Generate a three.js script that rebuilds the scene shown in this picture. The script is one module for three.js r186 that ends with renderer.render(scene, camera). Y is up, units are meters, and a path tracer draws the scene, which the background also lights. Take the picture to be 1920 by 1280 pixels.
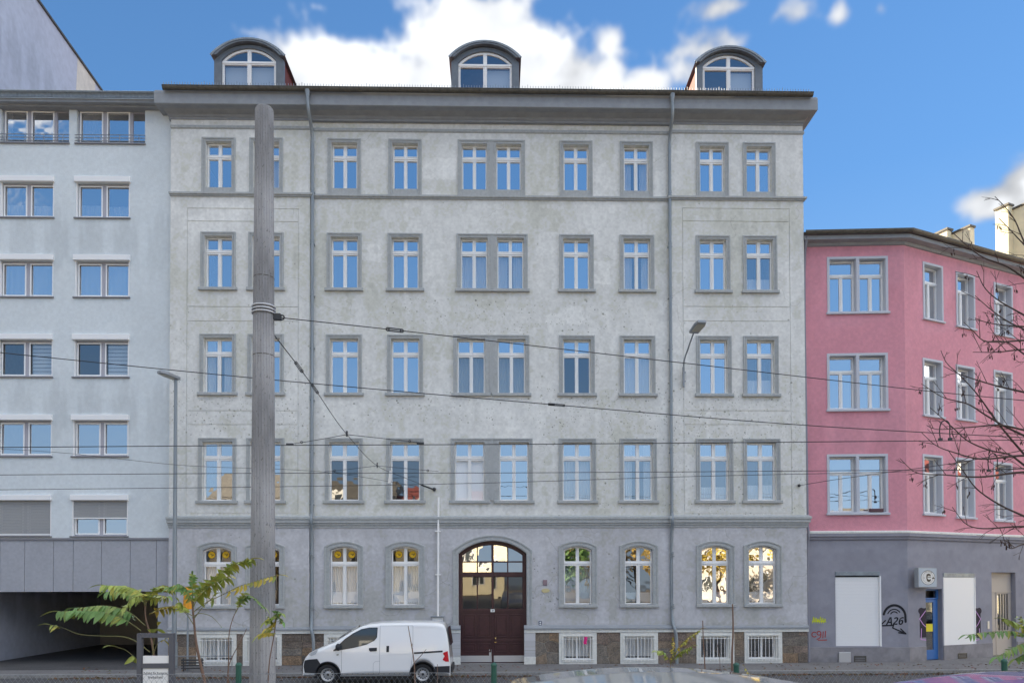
import * as THREE from 'three';
import { mergeGeometries } from 'three/addons/utils/BufferGeometryUtils.js';

// ------------------------------------------------------------------ camera
const scene = new THREE.Scene();
const FPX = 1418, CAM = new THREE.Vector3(0, 2.86, 27), PPY = 1073.8;
const camera = new THREE.PerspectiveCamera(2 * Math.atan(640 / FPX) * 180 / Math.PI, 1.5, 0.1, 900);
camera.position.copy(CAM);
const DEG = Math.PI / 180;
camera.rotation.set(1.0745 * DEG, -1.2045 * DEG, -0.161 * DEG, 'YXZ');
camera.setViewOffset(1920, 1280, 0, 640 - PPY, 1920, 1280);
camera.updateMatrixWorld(true);
// a photo pixel gives a direction; the distance comes from the plane the thing lies in
function ray(px, py) { return new THREE.Vector3((px - 960) / FPX, -(py - PPY) / FPX, -1).applyQuaternion(camera.quaternion); }
function at(px, py, z = 0) { const d = ray(px, py), t = (z - CAM.z) / d.z; return CAM.clone().addScaledVector(d, t); }

// ------------------------------------------------------------------ noise
function rng(seed) { let s = seed >>> 0; return () => { s = (s + 0x6D2B79F5) | 0; let t = Math.imul(s ^ (s >>> 15), 1 | s); t = (t + Math.imul(t ^ (t >>> 7), 61 | t)) ^ t; return ((t ^ (t >>> 14)) >>> 0) / 4294967296; }; }
const PERM = (() => { const r = rng(7), a = new Float32Array(65536); for (let i = 0; i < 65536; i++) a[i] = r(); return a; })();
function vn(x, y, wrap = 256) {
  const xi = Math.floor(x), yi = Math.floor(y); let fx = x - xi, fy = y - yi;
  fx = fx * fx * (3 - 2 * fx); fy = fy * fy * (3 - 2 * fy);
  const m = (a) => ((a % wrap) + wrap) % wrap, x0 = m(xi), x1 = m(xi + 1), y0 = m(yi) * 256, y1 = m(yi + 1) * 256;
  const a = PERM[y0 + x0], b = PERM[y0 + x1], c = PERM[y1 + x0], d = PERM[y1 + x1];
  return a + (b - a) * fx + (c - a + (a - b - c + d) * fx) * fy;
}
function fbm(x, y, oct = 4, wrap = 256) { let s = 0, a = 0.5, n = 0; for (let i = 0; i < oct; i++) { s += a * vn(x + i * 17.3, y + i * 9.1, wrap); n += a; a *= 0.5; x *= 2; y *= 2; wrap = Math.min(256, wrap * 2); } return s / n; }
function noise3(x, y, z) { const zi = Math.floor(z); let f = z - zi; f = f * f * (3 - 2 * f); const a = vn(x + zi * 37.7, y + zi * 91.3), b = vn(x + (zi + 1) * 37.7, y + (zi + 1) * 91.3); return a + (b - a) * f; }
function fbm3(x, y, z, oct) { let s = 0, a = 0.5, n = 0; for (let i = 0; i < oct; i++) { s += a * noise3(x, y, z); n += a; a *= 0.52; x *= 2.03; y *= 2.03; z *= 2.03; } return s / n; }
const S2L = (c) => { c /= 255; return c <= 0.04045 ? c / 12.92 : Math.pow((c + 0.055) / 1.055, 2.4); };
const smooth = (a, b, x) => { x = Math.min(1, Math.max(0, (x - a) / (b - a))); return x * x * (3 - 2 * x); };

// ------------------------------------------------------------------ sky: clear blue with scattered bright cumulus
{
  const W = 2048, H = 1024, data = new Float32Array(W * H * 4);
  const stops = [[-90, 120, 125, 130], [-3, 190, 205, 220], [0, 204, 224, 242], [7, 172, 208, 244], [17, 132, 183, 240], [27, 108, 164, 229], [38, 97, 150, 215], [60, 80, 130, 200], [90, 70, 116, 188]].map(([e, r, g, b]) => [e, S2L(r) * 0.244, S2L(g) * 0.244, S2L(b) * 0.244]);
  const air = (e) => { let i = 1; while (i < stops.length - 1 && e > stops[i][0]) i++; const a = stops[i - 1], b = stops[i], t = Math.min(1, Math.max(0, (e - a[0]) / (b[0] - a[0]))); return [0, 1, 2].map((k) => a[k + 1] + (b[k + 1] - a[k + 1]) * t); };
  // cumulus heaps: azimuth and elevation read from the photograph, then extra unseen ones added round the sky to brighten the shaded fronts
  const heaps = [];
  const heap = (px, py, rx, ry, s = 1) => { const d = ray(px, py).normalize(); heaps.push([Math.atan2(d.x, -d.z) / DEG, Math.asin(d.y) / DEG, rx / 24.7, ry / 24.7, s]); };
  heap(585, 138, 70, 40, 0.95); heap(660, 148, 80, 40, 0.9); heap(750, 150, 70, 36, 0.82); heap(620, 100, 40, 20, 0.7); heap(850, 120, 75, 62, 0.95); heap(940, 105, 85, 66, 1.05); heap(885, 42, 50, 32, 0.85); heap(950, 40, 36, 24, 0.65); heap(1045, 140, 75, 42, 1.0); heap(1130, 150, 40, 32, 0.8);
  heap(1140, 80, 26, 26, 0.55); heap(1200, 160, 45, 22, 0.72); heap(1330, 90, 70, 26, 0.5); heap(1290, 130, 30, 22, 0.5); heap(1420, 140, 24, 24, 0.55); heap(1350, 15, 45, 16, 0.47); heap(1490, 25, 38, 22, 0.5); heap(1575, 30, 16, 22, 0.5); heap(1650, 18, 18, 10, 0.45);
  heap(1895, 372, 50, 24, 0.95); heap(1945, 350, 55, 40, 1.0);
  const r = rng(91);
  for (let i = 0; i < 150; i++) { const az = -180 + 360 * r(), el = 8 + 66 * Math.pow(r(), 0.9), sz = 0.7 + r(), q = r(); if (Math.abs(az) < 60 && el < 50) continue; if (Math.abs(az) > 136 && el < 44 && q < 0.97) continue; for (let k = 0; k < 3; k++) heaps.push([az + (r() - 0.5) * 13, el + (r() - 0.5) * 4, 5.5 * sz * (0.6 + r()), 2.6 * sz * (0.6 + r()), 0.7 + 0.5 * r()]); }
  for (let j = 0; j < H; j++) {
    const el = (j + 0.5) / H * 180 - 90, a = air(el), ce = Math.cos(el * DEG), se = Math.sin(el * DEG);
    const near = heaps.filter((h) => Math.abs(h[1] - el) < h[3] * 2.2 + 4);
    for (let i = 0; i < W; i++) {
      const az = ((i + 0.5) / W - 0.5) * 360;   // 0 = +x of the map's middle; turned below so that 0 looks along -z
      let d = 0, c = 0, light = 0;
      for (const h of near) { let da = az - h[0]; if (da > 180) da -= 360; if (da < -180) da += 360; const q = (da * ce / h[2]) ** 2 + ((el - h[1]) / h[3]) ** 2; if (q < 6) d = Math.max(d, h[4] * Math.exp(-q * 0.8)); }
      if (d > 0.02) {
        const X = ce * Math.sin(az * DEG), Z = ce * Math.cos(az * DEG);
        const n0 = fbm3(X * 12, se * 16, Z * 12, 6), n2 = fbm3(X * 6 + 9, se * 9, Z * 6, 4), bl = 1 - Math.abs(2 * fbm3(X * 21 + 4, se * 26, Z * 21, 5) - 1), n = 0.62 * n0 + 0.38 * (bl - 0.28);
        const dens = d * 1.12 + (n - 0.5) * 1.9 + (n2 - 0.5) * 0.5;
        c = smooth(0.26, 0.68, dens); // clouds towards the sun are seen from their shaded side, those opposite it, out of view, get boosted cores as fill light
        const lit = Math.pow(0.5 - 0.5 * (X * -0.62 + se * 0.42 + Z * 0.66), 1.9);
        light = 0.185 + 0.035 * smooth(0.4, 0.8, dens) + 3.5 * lit * smooth(0.8, 1.4, dens) + 0.34 * (n2 - 0.5) + 0.2 * (n - 0.42);
      }
      const o = (j * W + i) * 4, cl = [0.97, 1.0, 1.045];
      const ka = 1 + 0.28 * Math.sin(az * DEG); for (let k = 0; k < 3; k++) data[o + k] = a[k] * ka * (1 - c) + c * light * cl[k];
      data[o + 3] = 1;
    }
  }
  // three.js equirectangular: u = 0.5 + atan2(z, x) / 2pi, so direction -z sits at u = 0.25
  const turned = new Float32Array(data.length);
  for (let j = 0; j < H; j++) for (let i = 0; i < W; i++) { const s = ((i - W / 4 + W / 2 + W) % W | 0); turned.set(data.subarray((j * W + s) * 4, (j * W + s) * 4 + 4), (j * W + i) * 4); }
  const tex = new THREE.DataTexture(turned, W, H, THREE.RGBAFormat, THREE.FloatType);
  tex.mapping = THREE.EquirectangularReflectionMapping; tex.magFilter = THREE.LinearFilter; tex.minFilter = THREE.LinearFilter; tex.needsUpdate = true;
  scene.background = tex; scene.environment = tex; scene.backgroundIntensity = 1; scene.environmentIntensity = 1;
}
// ------------------------------------------------------------------ sun, low behind the houses and to the left
const sun = new THREE.DirectionalLight(new THREE.Color(1.0, 0.86, 0.66), 5);
sun.position.set(-62, 42, -66); sun.target.position.set(0, 0, 0); scene.add(sun, sun.target);
sun.castShadow = true; sun.shadow.mapSize.set(4096, 4096); sun.shadow.radius = 1;
Object.assign(sun.shadow.camera, { left: -90, right: 90, top: 90, bottom: -90, near: 1, far: 300 });
const renderer = new THREE.WebGLRenderer({ antialias: true });
renderer.toneMapping = THREE.LinearToneMapping; renderer.toneMappingExposure = 3.95; renderer.shadowMap.enabled = true;

// ------------------------------------------------------------------ helpers
const taken = {};
function numbered(name) { const n = taken[name] = (taken[name] ?? -1) + 1; return n ? name + '_' + String(n).padStart(3, '0') : name; }
function tag(o, label, category, group) { o.userData.label = label; o.userData.category = category; if (group) o.userData.group = group; return o; }
function thing(name, label, category, group, pos) { const g = new THREE.Group(); g.name = numbered(name); if (pos) g.position.copy(pos); scene.add(g); return tag(g, label, category, group); }
function mesh(name, geo, mat, parent, M) { const m = new THREE.Mesh(geo, mat); m.name = name; m.castShadow = m.receiveShadow = true; if (M) m.applyMatrix4(M); parent.add(m); return m; }
function solo(name, geo, mat, label, category, group) { const m = mesh(numbered(name), geo, mat, scene); return tag(m, label, category, group); }
function structure(name, geo, mat) { const m = mesh(name, geo, mat, scene); m.userData.kind = 'structure'; return m; }
// uv in metres by the face's main direction
function uvm(g, s = 1, ox = 0, oy = 0, sy = s) {
  if (g.index) g = g.toNonIndexed();
  const p = g.attributes.position, uv = new Float32Array(p.count * 2), a = new THREE.Vector3(), b = new THREE.Vector3(), c = new THREE.Vector3();
  for (let i = 0; i < p.count; i += 3) {
    a.fromBufferAttribute(p, i); b.fromBufferAttribute(p, i + 1); c.fromBufferAttribute(p, i + 2);
    const n = b.clone().sub(a).cross(c.clone().sub(a)), x = Math.abs(n.x), y = Math.abs(n.y), z = Math.abs(n.z);
    [a, b, c].forEach((v, k) => { const q = z >= x && z >= y ? [v.x, v.y] : x >= y ? [v.z, v.y] : [v.x, v.z]; uv[(i + k) * 2] = (q[0] - ox) / s; uv[(i + k) * 2 + 1] = (q[1] - oy) / sy; });
  }
  g.setAttribute('uv', new THREE.BufferAttribute(uv, 2)); return g;
}
const clean = (g) => { g = g.index ? g.toNonIndexed() : g; for (const k of Object.keys(g.attributes)) if (!['position', 'normal', 'uv'].includes(k)) g.deleteAttribute(k); if (!g.attributes.uv) g.setAttribute('uv', new THREE.BufferAttribute(new Float32Array(g.attributes.position.count * 2), 2)); return g; };
const join = (list) => mergeGeometries(list.map(clean));
const box = (x0, x1, y0, y1, z0, z1) => new THREE.BoxGeometry(x1 - x0, y1 - y0, z1 - z0).translate((x0 + x1) / 2, (y0 + y1) / 2, (z0 + z1) / 2);
function shapeOf(pts, holes = []) { const s = new THREE.Shape(pts.map((p) => new THREE.Vector2(p[0], p[1]))); for (const h of holes) s.holes.push(new THREE.Path(h.map((p) => new THREE.Vector2(p[0], p[1])))); return s; }
function slab(pts, z0, z1, holes = [], bevel = 0) {
  const g = new THREE.ExtrudeGeometry(shapeOf(pts, holes), { depth: z1 - z0 - 2 * bevel, bevelEnabled: bevel > 0, bevelSize: bevel, bevelThickness: bevel, bevelOffset: -bevel, bevelSegments: 1, curveSegments: 10 });
  return g.translate(0, 0, z0 + bevel);
}
const rect = (x0, x1, y0, y1) => [[x0, y0], [x1, y0], [x1, y1], [x0, y1]];
// a rectangle whose top is a segmental arch of the given rise (y1 is the crown)
function arched(x0, x1, y0, y1, rise, n = 14) {
  if (!rise) return rect(x0, x1, y0, y1);
  const w = x1 - x0, R = (w * w / 4 + rise * rise) / (2 * rise), cx = (x0 + x1) / 2, cy = y1 - R, a = Math.asin(w / 2 / R), out = [[x0, y0], [x1, y0]];
  for (let i = 0; i <= n; i++) { const t = a - 2 * a * i / n; out.push([cx + R * Math.sin(t), cy + R * Math.cos(t)]); }
  return out;
}
function tube(pts, r, seg = 24, sides = 6, r1 = r) {
  const c = pts.length === 2 ? new THREE.LineCurve3(pts[0], pts[1]) : new THREE.CatmullRomCurve3(pts, false, 'centripetal'), g = new THREE.TubeGeometry(c, pts.length === 2 ? 1 : seg, r, sides, false);
  if (r1 !== r) { const p = g.attributes.position, n = (pts.length === 2 ? 1 : seg) + 1, v = new THREE.Vector3(); for (let i = 0; i < n; i++) { const o = c.getPointAt(i / (n - 1)), k = 1 + (r1 / r - 1) * i / (n - 1); for (let j = 0; j <= sides; j++) { const q = i * (sides + 1) + j; v.fromBufferAttribute(p, q).sub(o).multiplyScalar(k).add(o); p.setXYZ(q, v.x, v.y, v.z); } } }
  return g;
}
const V = (x, y, z) => new THREE.Vector3(x, y, z);

// ------------------------------------------------------------------ materials
function tileTexture(size, metres, fn, srgb = true) {
  const d = new Uint8Array(size * size * 4);
  for (let j = 0; j < size; j++) for (let i = 0; i < size; i++) { const c = fn(i / size, j / size), o = (j * size + i) * 4; d[o] = Math.max(0, Math.min(255, c[0])); d[o + 1] = Math.max(0, Math.min(255, c[1])); d[o + 2] = Math.max(0, Math.min(255, c[2])); d[o + 3] = 255; }
  const t = new THREE.DataTexture(d, size, size); t.wrapS = t.wrapT = THREE.RepeatWrapping; t.magFilter = THREE.LinearFilter; t.minFilter = THREE.LinearMipmapLinearFilter; t.generateMipmaps = true; if (srgb) t.colorSpace = THREE.SRGBColorSpace; t.repeat.set(1 / metres, 1 / metres); t.needsUpdate = true; return t;
}
const gray = (v) => [v, v, v];
const bumpTex = tileTexture(512, 1.3, (u, v) => gray(255 * fbm(u * 64, v * 64, 3, 64)), false);
function tinted(r, g, b, amp, metres, scale = 16, more) {
  return tileTexture(512, metres, (u, v) => { const k = 1 + amp * (fbm(u * scale, v * scale, 5, scale) - 0.5) * 2 + amp * 0.7 * (fbm(u * 4 + 0.0, v * 4, 2, 4) - 0.5); const c = [r * k, g * k, b * k]; return more ? more(c, u, v) : c; });
}
const waveTex = tileTexture(256, 1.1, (u, v) => gray(255 * fbm(u * 4, v * 4, 2, 4)), false);
const std = (o) => new THREE.MeshStandardMaterial(o);
const M = {
  trim: std({ map: tinted(174, 177, 177, 0.07, 2.1, 32), roughness: 0.9, bumpMap: bumpTex, bumpScale: 0.003 }),
  cornice: std({ map: tinted(148, 152, 157, 0.06, 2.7, 16), roughness: 0.8 }),
  hood: std({ map: tinted(112, 120, 128, 0.07, 2.3, 16), roughness: 0.6, metalness: 0.2 }),
  zinc: std({ map: tinted(142, 150, 156, 0.12, 1.2, 16), roughness: 0.5, metalness: 0.35 }),
  gutter: std({ map: tinted(92, 88, 80, 0.22, 1.4, 16), roughness: 0.55, metalness: 0.3 }),
  white: std({ color: new THREE.Color(0.9, 0.9, 0.89), roughness: 0.35 }),
  whiteRough: std({ map: tinted(222, 222, 216, 0.06, 1.7, 32), roughness: 0.85 }),
  shutterBox: std({ color: new THREE.Color(0.88, 0.88, 0.88), roughness: 0.4 }),
  alu: std({ color: new THREE.Color(0.42, 0.41, 0.46), roughness: 0.5 }),
  sill: std({ color: new THREE.Color(0.22, 0.22, 0.24), roughness: 0.6 }),
  glass: new THREE.MeshPhysicalMaterial({ color: 0xffffff, roughness: 0.0, transmission: 1, thickness: 0, ior: 12, bumpMap: waveTex, bumpScale: 0.0012 }),
  glassMid: new THREE.MeshPhysicalMaterial({ color: 0xffffff, roughness: 0.0, transmission: 1, thickness: 0, ior: 5, bumpMap: waveTex, bumpScale: 0.0012 }),
  glassDim: new THREE.MeshPhysicalMaterial({ color: 0xd8dee2, roughness: 0.0, transmission: 1, thickness: 0, ior: 3.2, bumpMap: waveTex, bumpScale: 0.001 }),
  glassClear: new THREE.MeshPhysicalMaterial({ color: 0xffffff, roughness: 0.0, transmission: 1, thickness: 0, ior: 1.9 }),
  glassPlain: new THREE.MeshPhysicalMaterial({ color: 0xffffff, roughness: 0.0, transmission: 1, thickness: 0, ior: 1.52 }),
  film: new THREE.MeshPhysicalMaterial({ color: 0xf2f4f6, roughness: 0.9, transmission: 0.45, thickness: 0 }),
  curtain: new THREE.MeshPhysicalMaterial({ color: 0xf4f4f2, roughness: 0.95, transmission: 0.35, thickness: 0 }),
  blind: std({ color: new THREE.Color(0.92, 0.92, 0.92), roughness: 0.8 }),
  room: std({ color: new THREE.Color(0.3, 0.29, 0.28), roughness: 0.95 }),
  rollerSlat: std({ color: new THREE.Color(0.37, 0.375, 0.38), roughness: 0.6 }),
  panel: std({ map: tinted(166, 168, 175, 0.05, 2.3, 32), roughness: 0.75 }),
  paleStucco: std({ map: tinted(214, 221, 224, 0.035, 6.1, 64, (c, u, v) => { const k = fbm(u * 10, v * 2, 4, 2), m = fbm(u * 4, v * 4 + 7, 4, 4); return c.map((q) => q * (1 - 0.05 * smooth(0.54, 0.72, k)) * (1 + 0.05 * (m - 0.5))); }), roughness: 0.95, bumpMap: bumpTex, bumpScale: 0.004 }),
  bluePale: std({ map: tinted(186, 190, 204, 0.05, 5.3, 32, (c, u, v) => { const k = fbm(u * 8, v * 2, 4, 2); return c.map((q) => q * (1 - 0.07 * smooth(0.5, 0.75, k))); }), roughness: 0.95 }),
  beige: std({ map: tinted(214, 206, 194, 0.07, 3.1, 16), roughness: 0.95 }),
  pink: std({ map: tinted(215, 148, 161, 0.045, 5.7, 64, (c, u, v) => { const k = fbm(u * 8, v * 2, 5, 2), m = fbm(u * 4 + 3, v * 4, 4, 4); return c.map((q, i) => q * (1 - 0.04 * smooth(0.52, 0.72, k)) * (1 + 0.05 * (m - 0.5)) + (i ? 3 * smooth(0.55, 0.7, m) : 0)); }), roughness: 0.95, bumpMap: bumpTex, bumpScale: 0.004 }),
  pinkTrim: std({ color: new THREE.Color(0.55, 0.57, 0.63), roughness: 0.85 }),
  shopGrey: std({ map: tinted(150, 150, 160, 0.05, 3.7, 16, (c, u, v) => { const k = fbm(u * 4, v * 4, 5, 4); return c.map((q) => q * (1 - 0.05 * smooth(0.5, 0.7, k))); }), roughness: 0.95, bumpMap: bumpTex, bumpScale: 0.003 }),
  shopDark: std({ map: tinted(140, 137, 140, 0.12, 2.9, 16), roughness: 0.95, bumpMap: bumpTex, bumpScale: 0.003 }),
  concrete: std({ map: tinted(150, 150, 152, 0.1, 2.2, 8, (c, u, v) => { const k = fbm(u * 32, v * 2, 4, 2), s = fbm(u * 64, v * 64, 2, 64); return c.map((q) => q * (0.8 + 0.4 * k) * (s > 0.78 ? 0.8 : 1)); }), roughness: 0.92, bumpMap: bumpTex, bumpScale: 0.006 }),
  asphalt: std({ map: tinted(84, 83, 84, 0.25, 2.5, 128), roughness: 0.9, bumpMap: bumpTex, bumpScale: 0.008 }),
  pavement: std({ map: tinted(118, 116, 116, 0.16, 2.5, 64), roughness: 0.92, bumpMap: bumpTex, bumpScale: 0.006 }),
  kerb: std({ map: tinted(140, 138, 135, 0.18, 1.5, 32), roughness: 0.85 }),
  dirt: std({ map: tinted(96, 86, 72, 0.3, 2, 64), roughness: 1 }),
  maroon: std({ map: tinted(66, 36, 40, 0.12, 1.1, 16), roughness: 0.42 }),
  steel: std({ color: new THREE.Color(0.62, 0.63, 0.65), roughness: 0.35, metalness: 0.6 }),
  brass: std({ color: new THREE.Color(0.75, 0.55, 0.22), roughness: 0.25, metalness: 0.9 }),
  darkMetal: std({ color: new THREE.Color(0.06, 0.062, 0.066), roughness: 0.5, metalness: 0.4 }),
  greyMetal: std({ color: new THREE.Color(0.3, 0.32, 0.34), roughness: 0.5, metalness: 0.4 }),
  signGrey: std({ color: new THREE.Color(0.1, 0.105, 0.125), roughness: 0.5 }),
  wire: std({ color: new THREE.Color(0.03, 0.03, 0.032), roughness: 0.6 }),
  porcelain: std({ color: new THREE.Color(0.8, 0.8, 0.78), roughness: 0.3 }),
  mortar: std({ map: tinted(176, 168, 156, 0.12, 1.3, 32), roughness: 1 }),
  redTile: std({ map: tinted(108, 54, 49, 0.2, 1.2, 32), roughness: 0.85 }),
  greenPaint: std({ color: new THREE.Color(0.02, 0.1, 0.07), roughness: 0.45 }),
  blue: std({ color: new THREE.Color(0.035, 0.15, 0.42), roughness: 0.4 }),
  cream: std({ map: tinted(238, 228, 196, 0.05, 4.3, 16), roughness: 0.95 }),
  vanPaint: new THREE.MeshPhysicalMaterial({ color: new THREE.Color(0.9, 0.9, 0.9), roughness: 0.35, clearcoat: 1, clearcoatRoughness: 0.06 }),
  greyPaint: new THREE.MeshPhysicalMaterial({ color: new THREE.Color(0.32, 0.31, 0.3), roughness: 0.32, metalness: 0.5, clearcoat: 1, clearcoatRoughness: 0.04 }),
  bluePaint: new THREE.MeshPhysicalMaterial({ color: new THREE.Color(0.02, 0.07, 0.36), roughness: 0.35, metalness: 0.3, clearcoat: 1, clearcoatRoughness: 0.04 }),
  blackPlastic: std({ color: new THREE.Color(0.022, 0.023, 0.028), roughness: 0.6 }),
  rubber: std({ color: new THREE.Color(0.018, 0.018, 0.019), roughness: 0.9 }),
  hub: std({ color: new THREE.Color(0.5, 0.5, 0.5), roughness: 0.4, metalness: 0.5 }),
  redLamp: new THREE.MeshPhysicalMaterial({ color: new THREE.Color(0.62, 0.02, 0.03), roughness: 0.15, clearcoat: 1 }),
  lampGlass: new THREE.MeshPhysicalMaterial({ color: new THREE.Color(0.5, 0.52, 0.55), roughness: 0.1, clearcoat: 1 }),
  carGlass: new THREE.MeshPhysicalMaterial({ color: new THREE.Color(0.05, 0.06, 0.065), roughness: 0.03, clearcoat: 1 }),
  lampLens: std({ color: new THREE.Color(0.4, 0.38, 0.3), roughness: 0.3 }),
  bark: std({ color: new THREE.Color(0.09, 0.065, 0.055), roughness: 0.95 }),
  stemBrown: std({ color: new THREE.Color(0.2, 0.125, 0.09), roughness: 0.8 }),
  stemGreen: std({ color: new THREE.Color(0.24, 0.24, 0.1), roughness: 0.7 }),
  leafGreen: new THREE.MeshPhysicalMaterial({ color: new THREE.Color(0.17, 0.31, 0.085), roughness: 0.7, transmission: 0.3, thickness: 0 }),
  leafLime: new THREE.MeshPhysicalMaterial({ color: new THREE.Color(0.38, 0.44, 0.09), roughness: 0.7, transmission: 0.3, thickness: 0 }),
  leafYellow: new THREE.MeshPhysicalMaterial({ color: new THREE.Color(0.56, 0.43, 0.06), roughness: 0.7, transmission: 0.3, thickness: 0 }),
  leafGold: new THREE.MeshPhysicalMaterial({ color: new THREE.Color(0.5, 0.36, 0.1), roughness: 0.8, transmission: 0.3, thickness: 0 }),
  seed: std({ color: new THREE.Color(0.07, 0.04, 0.035), roughness: 0.9 }),
  orange: std({ color: new THREE.Color(0.75, 0.32, 0.02), roughness: 0.7 }),
};
// stone tones of the plinth
const stoneMats = [[126, 115, 103], [136, 121, 105], [140, 119, 98], [122, 115, 107], [130, 116, 106], [114, 104, 95]].map(([r, g, b], i) => std({ map: tinted(r, g, b, 0.3, 0.7 + 0.07 * i, 32), roughness: 0.95, bumpMap: bumpTex, bumpScale: 0.02 }));

// plaster of the grey house: own grain, patches, pock marks and repair dots where the photograph has them
function plaster(x0, y0, w, h, res, base, dots, seed) {
  const W = res, H = Math.round(res * h / w), d = new Uint8Array(W * H * 4), f = new Float32Array(W * H), b = new Uint8Array(W * H * 4);
  for (let j = 0; j < H; j++) for (let i = 0; i < W; i++) {
    const x = i / W * w, y = j / H * h;
    const lo = fbm(x * 0.45 + 3, y * 0.45, 4), mid = fbm(x * 2.1, y * 2.1 + 40, 4), hi = fbm(x * 13, y * 13, 2), st = fbm(x * 5, y * 0.5 + 77, 3);
    f[j * W + i] = 1 + 0.16 * (lo - 0.5) + 0.12 * (mid - 0.5) + 0.1 * (hi - 0.5) + 0.07 * (st - 0.5) - 0.07 * smooth(0.57, 0.72, mid);
  }
  const r = rng(seed), bump = new Float32Array(W * H);
  for (const [n, fx0, fx1, fy0, fy1, dark] of dots) for (let k = 0; k < n; k++) {
    const x = fx0 + (fx1 - fx0) * r(), y = fy0 + (fy1 - fy0) * r(), rad = (0.014 + 0.036 * r() * r() * r()) * (dark < 1 ? 1 : 0.85), tone = dark < 1 ? dark + (1 - dark) * 0.8 * r() : dark;
    const ci = (x - x0) / w * W, cj = (y - y0) / h * H, R = rad / w * W, sx = 0.7 + 0.6 * r();
    for (let jj = Math.max(0, Math.floor(cj - R * 1.5)); jj <= Math.min(H - 1, cj + R * 1.5); jj++) for (let ii = Math.max(0, Math.floor(ci - R * 1.5)); ii <= Math.min(W - 1, ci + R * 1.5); ii++) {
      const q = Math.hypot((ii - ci) / sx, jj - cj) / R; if (q > 1.2) continue; const a = 1 - smooth(0.55, 1.2, q); f[jj * W + ii] *= 1 + (tone - 1) * a; if (tone < 1) bump[jj * W + ii] = Math.max(bump[jj * W + ii], a);
    }
  }
  for (let k = 0; k < 26; k++) { const cx = r() * W, cy = r() * H, hw = (0.15 + 0.5 * r()) / w * W, hh = (0.1 + 0.35 * r()) / w * W, tone = 1 + (r() - 0.45) * 0.1; for (let jj = Math.max(0, cy - hh - 6 | 0); jj < Math.min(H, cy + hh + 6); jj++) for (let ii = Math.max(0, cx - hw - 6 | 0); ii < Math.min(W, cx + hw + 6); ii++) { const e = Math.max(Math.abs(ii - cx) - hw, Math.abs(jj - cy) - hh) + 9 * (vn(ii * 0.12, jj * 0.12) - 0.5); if (e < 0) f[jj * W + ii] *= tone; } }
  for (let k = 0; k < 30; k++) { let x = r() * W, y = r() * H, a = r() * 6.28; const n = 40 + 130 * r(); for (let t = 0; t < n; t++) { a += (r() - 0.5) * 0.7; x += Math.cos(a); y += Math.sin(a); const ii = x | 0, jj = y | 0; if (ii > 0 && jj > 0 && ii < W && jj < H) f[jj * W + ii] *= 0.86; } }
  for (let p = 0; p < W * H; p++) { for (let k = 0; k < 3; k++) d[p * 4 + k] = Math.max(0, Math.min(255, base[k] * (f[p] + (k === 2 ? -0.02 : 0.006) * (f[p] < 0.97 ? 1 : 0)))); d[p * 4 + 3] = 255; b[p * 4] = b[p * 4 + 1] = b[p * 4 + 2] = Math.max(0, 150 + 220 * (f[p] - 1) - 120 * bump[p]); b[p * 4 + 3] = 255; }
  const mk = (arr, srgb) => { const t = new THREE.DataTexture(arr, W, H); t.magFilter = THREE.LinearFilter; t.minFilter = THREE.LinearMipmapLinearFilter; t.generateMipmaps = true; if (srgb) t.colorSpace = THREE.SRGBColorSpace; t.needsUpdate = true; return t; };
  const m = std({ map: mk(d, true), bumpMap: mk(b, false), bumpScale: 0.012, roughness: 0.95 });
  m.userData.fit = (g) => uvm(g, w, x0, y0, h); return m;
}

// ------------------------------------------------------------------ window kit
const rw = rng(5);
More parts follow.
